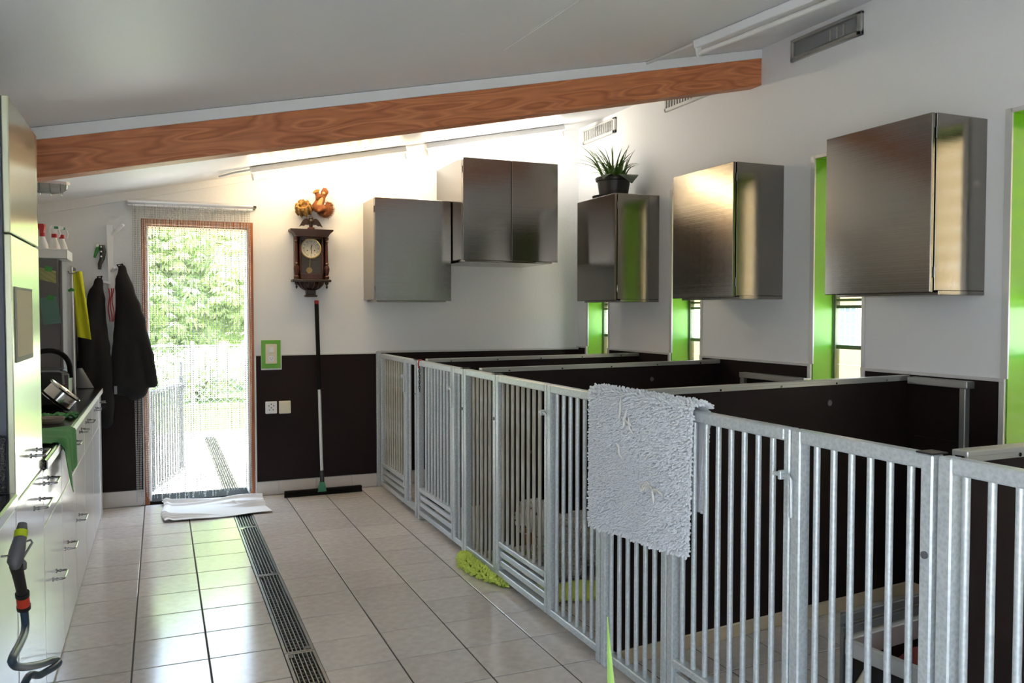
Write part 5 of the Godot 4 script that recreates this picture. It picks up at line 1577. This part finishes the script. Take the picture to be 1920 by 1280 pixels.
	b.lathe([Vector2(0, 0.0), Vector2(0.085, 0.0), Vector2(0.11, 0.2), Vector2(0.118, 0.22), Vector2(0.108, 0.218), Vector2(0.1, 0.19), Vector2(0, 0.185)], 28)
	obj("pot", b, M.pot_black, t)
	b = MB.new()
	b.sheet(func(u: float, v: float) -> Vector3: return Vector3(lerpf(-0.005, -0.048, pow(v, 1.2)) + (u - 0.5) * 0.042 * (1.0 - pow(v, 1.6)), 0.18 + v * 0.522, 0.008 * absf(u - 0.5) + 0.02 * v * v), 4, 16, 0.0015)
	obj("leaf", b, M.blade_green, t)
	for k in 5: obj("leaf", blade(Vector3(0, 0.18, 0), Vector3(cos(k * 1.3), 0, sin(k * 1.3)), 0.25, 0.9, 0.012), M.blade_green, t)

func blade(base: Vector3, out: Vector3, L: float, lean: float, w: float) -> MB:
	var b := MB.new()
	var sd := out.cross(Vector3.UP).normalized()
	b.sheet(func(u: float, v: float) -> Vector3:
		var s := v * L
		return base + Vector3.UP * (s * (1.0 - 0.55 * lean * v * lean)) + out * (s * lean * (0.35 + 0.5 * v)) + sd * ((u - 0.5) * 2.0 * w * (1.0 - pow(v, 2.2))) + out * (absf(u - 0.5) * w * -0.8), 2, 8, 0.002)
	return b

# ------------------------------------------------------------------ cloths, mats, the dog and its bed
func soft_things() -> void:
	# white towel crumpled on the floor before the threshold
	var t := thing("floor_towel", "white crumpled towel on the floor in front of the doorway", "towel", Vector3(0.35, 0.0015, -6.49))
	var b := MB.new()
	var fold := func(x: float, c: float, w: float) -> float: return exp(-pow((x - c) / w, 2.0))
	b.sheet(func(u: float, v: float) -> Vector3:
		var x := lerpf(lerpf(-0.355, -0.345, v), lerpf(0.355, 0.375, v), u) + 0.012 * sin(v * 7.0)
		var z := lerpf(-0.335, 0.298, v) + 0.012 * sin(u * 5.0)
		var y := 0.006 + 0.004 * (1.0 + sin(u * 9.0 + v * 6.0))
		y += 0.034 * fold.call(v, 0.10 + 0.05 * sin(u * 7.0), 0.028) * (0.5 + 0.5 * sin(u * 5.0 + 0.6)) + 0.030 * fold.call(v, 0.20 + 0.06 * sin(u * 5.0 + 1.0), 0.02) * (0.35 + 0.65 * u)
		y += 0.022 * fold.call(v, 0.30 + 0.16 * u, 0.016) * smoothstep(0.4, 0.8, u) + 0.022 * fold.call(v, 0.44 + 0.20 * u, 0.018) * smoothstep(0.55, 0.9, u) + 0.026 * fold.call(v, 0.60 + 0.30 * (u - 0.8), 0.018) * smoothstep(0.65, 1.0, u)
		y += 0.022 * fold.call(v, 0.78 + 0.24 * u, 0.016) * smoothstep(0.6, 0.1, u) + 0.020 * fold.call(v, 0.66 + 0.5 * u, 0.018) * smoothstep(0.5, 0.0, u) + 0.016 * fold.call(v, 0.9 + 0.1 * u, 0.012) * smoothstep(0.5, 0.1, u)
		y += 0.006 * fold.call(v, 0.42 + 0.1 * sin(u * 9.0), 0.012) * smoothstep(0.0, 0.5, u) + 0.014 * fold.call(u, 0.03, 0.03)
		return Vector3(x, y, z), 90, 130, 0.004)
	obj("fabric", b, M.towel_white, t)
	# grey chenille mat over the fence
	t = thing("chenille_mat", "grey shaggy chenille bath mat hung over the pen fence to dry", "mat", Vector3(XF + 0.02, 1.122, -2.68))
	var path := func(v: float, u: float) -> Array:   # v 0..1 from the front hem over the rail to the back hem: position and outward normal
		var front := lerpf(0.545, 0.495, u)
		var back := 0.36
		var over := 0.085
		var s := v * (front + over + back)
		var z := lerpf(-0.348, 0.352, u)
		var wave := 0.006 * sin(u * 11.0) * clampf((front - s) / front, 0.0, 1.0)
		if s < front:
			var f := 1.0 - s / front
			return [Vector3(-0.034 - wave - 0.006 * f, -s_drop(front - s), z * (1.0 - 0.02 * f) - 0.012 * f * u), Vector3(-1, 0, 0)]
		if s < front + over:
			var a := PI * (s - front) / over
			return [Vector3(-cos(a) * 0.034, 0.006 + sin(a) * 0.014, z), Vector3(-cos(a), sin(a), 0)]
		var d := s - front - over
		return [Vector3(0.034 + 0.004 * sin(u * 8.0), -d, z - 0.02 - d * 0.10), Vector3(1, 0, 0)]
	b = MB.new()
	b.sheet(func(u: float, v: float) -> Vector3: return path.call(v, u)[0], 30, 44, 0.008)
	obj("backing", b, M.grey_chenille, t)
	var nub := MB.new()
	nub.lathe([Vector2(0.0028, -0.002), Vector2(0.0040, 0.004), Vector2(0.0042, 0.010), Vector2(0.0030, 0.0145), Vector2(0, 0.0165)], 6)
	var pl := []
	var nu := 70; var nv := 120
	for i in nu:
		for j in nv:
			var u := (i + 0.5 + rng.randf_range(-0.06, 0.06)) / nu; var v := (j + 0.5 + rng.randf_range(-0.3, 0.3)) / nv
			var q = path.call(v, u)
			var pos: Vector3 = q[0]; var nn: Vector3 = q[1]
			var edge := 0.0
			var side := Vector3.ZERO
			if i == 0: side = Vector3(0, 0, -0.7)
			if i == nu - 1: side = Vector3(0, 0, 0.7)
			if j < 2: side += Vector3(0, -0.7, 0)
			var d := (nn + side + Vector3(rng.randfn() * 0.3, rng.randfn() * 0.35 - 0.45, rng.randfn() * 0.35)).normalized()
			var sc := rng.randf_range(0.8, 1.15) * (1.15 if side != Vector3.ZERO else 1.0)
			pl.append(Transform3D(Basis(Quaternion(Vector3.UP, d)).scaled(Vector3.ONE * sc), pos + nn * 0.004))
	for s in [0.0, 1.0]:
		for j in 150:
			var q = path.call((j + 0.5) / 150.0, s)
			for k in 2:
				var d: Vector3 = (Vector3(0, -0.2, -1.0 if s < 0.5 else 1.0) + q[1] * (0.3 + 0.5 * k) + Vector3(rng.randfn(), rng.randfn(), rng.randfn()) * 0.3).normalized()
				pl.append(Transform3D(Basis(Quaternion(Vector3.UP, d)), q[0] + q[1] * 0.002))
	many("pile", nub.mesh(), M.grey_chenille, pl, t)
	# pale clumps of dog hair caught in the pile
	for q in [[0.36, 0.84], [0.46, 0.86], [0.40, 0.78], [0.50, 0.80], [0.33, 0.66], [0.66, 0.38], [0.60, 0.36], [0.74, 0.30], [0.82, 0.36], [0.70, 0.42]]:
		var c = path.call(q[1] * 0.55, q[0])
		var p: Vector3 = c[0] + Vector3(-0.021, 0, 0)
		var pts := []
		var a := rng.randf() * TAU
		for k in 9:
			a += rng.randf_range(-0.9, 0.9)
			pts.append(p)
			p += Vector3(rng.randf_range(-0.001, 0.001), sin(a), cos(a)) * 0.011
		b = MB.new(); b.tube(pts, [0.002, 0.005, 0.006, 0.004, 0.0055, 0.004, 0.005, 0.003, 0.0015], 6)
		obj("hair_clump", b, M.white_lint, t)
	# lime green shaggy cover stuffed under the fence
	t = thing("mop_cover", "lime green shaggy mop cover lying under the fence on the corridor floor", "mop", Vector3(1.63, 0.0, -4.33))
	var mound := body([[Vector3(0.0, 0.018, -0.25), Vector3(-0.025, 0.02, -0.12), 0.03, 0.042], [Vector3(-0.025, 0.02, -0.12), Vector3(-0.02, 0.015, 0.06), 0.038, 0.04], [Vector3(-0.02, 0.012, 0.06), Vector3(0.03, 0.006, 0.30), 0.036, 0.016], [Vector3(0.03, 0.012, -0.2), Vector3(0.05, 0.01, 0.15), 0.02, 0.02]], 0.012, 0.02)
	for i in mound.v.size(): mound.v[i].y = maxf(mound.v[i].y * 0.8, 0.001)
	obj("core", mound, M.lime_core, t)
	pl = []
	for k in 1500:
		var i := rng.randi_range(0, mound.v.size() - 1)
		if mound.v[i].y < 0.006: continue
		var d := (mound.n[i] + Vector3(rng.randfn(), rng.randfn(), rng.randfn()) * 0.35).normalized()
		pl.append(Transform3D(Basis(Quaternion(Vector3.UP, d)).scaled(Vector3.ONE * rng.randf_range(1.1, 1.6)), mound.v[i] - mound.n[i] * 0.002))
	many("pile", nub.mesh(), M.lime_shag, pl, t)
	# green mats in the dog's pen
	t = thing("pen_mat", "olive-green mat on the floor behind the gate near the dog", "mat", Vector3(1.99, 0.001, -4.46), 0.1)
	b = MB.new()
	b.sheet(func(u: float, v: float) -> Vector3: return Vector3((u - 0.5) * 0.42, 0.012 + 0.008 * (1.0 + sin(u * 9.0 + v * 4.0)) + 0.03 * exp(-pow((u - 0.15) * 6.0, 2.0)), (v - 0.5) * 0.34), 24, 16, 0.012)
	obj("mat_body", b, M.lime_mat, t)
	t = thing("pen_mat", "bright lime mat in the dog's pen beside the chenille mat", "mat", Vector3(1.945, 0.001, -3.79), -0.15)
	b = MB.new()
	b.sheet(func(u: float, v: float) -> Vector3: return Vector3((u - 0.5) * 0.34, 0.010 + 0.006 * (1.0 + sin(u * 11.0 + v * 5.0)), (v - 0.5) * 0.26), 24, 16, 0.012)
	obj("mat_body", b, M.lime_shag, t)
	curly_dog()
	dog_bed()

func s_drop(d: float) -> float: return d

# A curly grey dog lying on its belly, head up, looking out towards the corridor and the viewer
func curly_dog() -> void:
	var t := thing("dog", "curly pale grey dog lying with raised head behind the pen bars", "dog", Vector3(2.15, 0.0, -4.12), 0.0)
	# x: tail end +, head at -x; z: viewer side +
	var bones := [
		[Vector3(0.26, 0.165, 0.0), Vector3(0.02, 0.185, 0.0), 0.135, 0.128], [Vector3(0.02, 0.185, 0.0), Vector3(-0.17, 0.20, 0.01), 0.128, 0.118],
		[Vector3(-0.17, 0.21, 0.01), Vector3(-0.265, 0.315, 0.02), 0.095, 0.075], [Vector3(-0.265, 0.33, 0.02), Vector3(-0.30, 0.355, 0.03), 0.082, 0.078],
		[Vector3(-0.31, 0.335, 0.045), Vector3(-0.37, 0.305, 0.095), 0.05, 0.036],
		# hind legs folded along the belly: thigh, shank, paw
		[Vector3(0.24, 0.14, 0.10), Vector3(0.10, 0.11, 0.155), 0.10, 0.06], [Vector3(0.10, 0.10, 0.155), Vector3(0.24, 0.05, 0.17), 0.05, 0.034], [Vector3(0.24, 0.04, 0.17), Vector3(0.13, 0.03, 0.185), 0.036, 0.032],
		[Vector3(0.24, 0.14, -0.10), Vector3(0.10, 0.11, -0.155), 0.10, 0.06], [Vector3(0.10, 0.10, -0.155), Vector3(0.24, 0.05, -0.17), 0.05, 0.034], [Vector3(0.24, 0.04, -0.17), Vector3(0.13, 0.03, -0.185), 0.036, 0.032],
		# front legs: upper arm, forearm laid forward, paw
		[Vector3(-0.15, 0.16, 0.085), Vector3(-0.10, 0.07, 0.11), 0.06, 0.046], [Vector3(-0.10, 0.055, 0.11), Vector3(-0.30, 0.042, 0.10), 0.043, 0.034], [Vector3(-0.30, 0.042, 0.10), Vector3(-0.36, 0.034, 0.10), 0.036, 0.032],
		[Vector3(-0.15, 0.16, -0.075), Vector3(-0.10, 0.07, -0.09), 0.06, 0.046], [Vector3(-0.10, 0.055, -0.09), Vector3(-0.30, 0.042, -0.06), 0.043, 0.034], [Vector3(-0.30, 0.042, -0.06), Vector3(-0.36, 0.034, -0.06), 0.036, 0.032],
		[Vector3(0.37, 0.13, 0.0), Vector3(0.44, 0.06, 0.08), 0.04, 0.026],
	]
	var b := body(bones, 0.013, 0.035, 0.007, 150.0)
	var skin := obj("dog_body", b, M.fur_grey, t)
	# ears hang beside the head
	for s in [-1.0, 1.0]:
		var eb := body([[Vector3(-0.285, 0.40, 0.03 + s * 0.06), Vector3(-0.275, 0.36, 0.03 + s * 0.092), 0.022, 0.028], [Vector3(-0.275, 0.36, 0.03 + s * 0.092), Vector3(-0.275, 0.285, 0.03 + s * 0.095), 0.028, 0.026]], 0.008, 0.02, 0.004, 180.0)
		obj("ear", eb, M.fur_grey, skin)
	var m2 := body([[Vector3(-0.345, 0.322, 0.072), Vector3(-0.378, 0.305, 0.103), 0.034, 0.026], [Vector3(-0.36, 0.29, 0.085), Vector3(-0.345, 0.235, 0.075), 0.022, 0.03]], 0.006, 0.015)
	obj("muzzle", m2, M.fur_tan, skin)
	var nz := MB.new(); nz.ball(Vector3(-0.395, 0.318, 0.118), Vector3(0.016, 0.013, 0.014)); obj("nose", nz, M.nose_black, skin)
	for q in [Vector3(-0.362, 0.378, 0.058), Vector3(-0.318, 0.378, 0.104)]:
		var e := MB.new(); e.ball(q, Vector3(0.011, 0.011, 0.011), 10, 8); obj("eye", e, M.nose_black, skin)
	var mouth := MB.new()
	mouth.tube([Vector3(-0.392, 0.292, 0.088), Vector3(-0.400, 0.287, 0.110), Vector3(-0.376, 0.292, 0.124)], 0.0035, 6)
	obj("mouth", mouth, M.nose_black, skin)
	# curls of the coat
	var curl := MB.new()
	var cp := []
	for k in 9: cp.append(Vector3(0.007 * cos(k * 0.9), 0.0025 * k, 0.007 * sin(k * 0.9)))
	curl.tube(cp, [0.004, 0.004, 0.004, 0.0038, 0.0036, 0.003, 0.0025, 0.002, 0.001], 5)
	var pl := []
	for k in 3600:
		var i := rng.randi_range(0, b.v.size() - 1)
		if b.v[i].y < 0.03: continue
		if b.v[i].distance_to(Vector3(-0.37, 0.33, 0.095)) < 0.075: continue
		var d := (b.n[i] + Vector3(rng.randfn(), rng.randfn() - 0.3, rng.randfn()) * 0.3).normalized()
		pl.append(Transform3D(Basis(Quaternion(Vector3.UP, d)) * Basis(Vector3.UP, rng.randf() * TAU).scaled(Vector3.ONE * rng.randf_range(0.8, 1.4)), b.v[i] - b.n[i] * 0.003))
	many("curls", curl.mesh(), M.fur_grey, pl, skin)

func dog_bed() -> void:
	var t := thing("pet_bed", "low white-rimmed dog bed with a dark red cushion in the nearest pen", "dog bed", Vector3(2.72, 0.0, -2.02), 0.12)
	var hx := 0.36; var hz := 0.34
	for s in [-1.0, 1.0]:
		obj("side_board", one_box(Vector3(s * hx - 0.012, 0.19, -hz), Vector3(s * hx + 0.012, 0.25, hz), 0.004), M.white_alu, t)
		obj("side_panel", one_box(Vector3(s * hx - 0.009, 0.0, -hz), Vector3(s * hx + 0.009, 0.19, hz), 0.003), M.black_plastic, t)
		obj("end_board", one_box(Vector3(-hx + 0.012, 0.17, s * hz - 0.012), Vector3(hx - 0.012, 0.25, s * hz + 0.012), 0.004), M.white_alu, t)
		obj("end_panel", one_box(Vector3(-hx + 0.012, 0.0, s * hz - 0.009), Vector3(hx - 0.012, 0.17, s * hz + 0.009), 0.003), M.black_plastic, t)
	obj("base_board", one_box(Vector3(-hx + 0.012, 0.04, -hz + 0.012), Vector3(hx - 0.012, 0.06, hz - 0.012)), M.black_plastic, t)
	for k in 2: obj("top_slat", one_box(Vector3(-hx, 0.252 + k * 0.045, -hz - 0.03), Vector3(hx, 0.285 + k * 0.045, -hz - 0.013), 0.003), M.grey_plastic, t)
	for s in [-1.0, 1.0]: obj("slat_post", one_box(Vector3(s * (hx - 0.03) - 0.012, 0.05, -hz - 0.045), Vector3(s * (hx - 0.03) + 0.012, 0.33, -hz - 0.03), 0.002), M.grey_plastic, t)
	var arch := MB.new()
	arch.tube([Vector3(-hx - 0.02, 0.0, -hz + 0.06), Vector3(-hx - 0.021, 0.10, -hz + 0.065), Vector3(-hx - 0.021, 0.165, -hz + 0.10)], 0.012, 8)
	obj("entrance_trim", arch, M.cream_plastic, t)
	t = thing("cushion", "dark red cushion inside the low white-rimmed dog bed", "cushion", Vector3(2.72, 0.0605, -2.02), 0.12)
	var b := MB.new()
	b.sheet(func(u: float, v: float) -> Vector3: return Vector3((u - 0.5) * 0.66, 0.055 + 0.06 * pow(sin(PI * u) * sin(PI * v), 0.4) + 0.012 * sin(u * 17.0 + v * 6.0), (v - 0.5) * 0.62), 30, 26, 0.03)
	b.box(Vector3(-0.31, 0.0, -0.29), Vector3(0.31, 0.07, 0.29), 0.02)
	var m := mat("red_cushion", c8(126, 52, 46), 0.9)
	obj("cover", b, m, t)
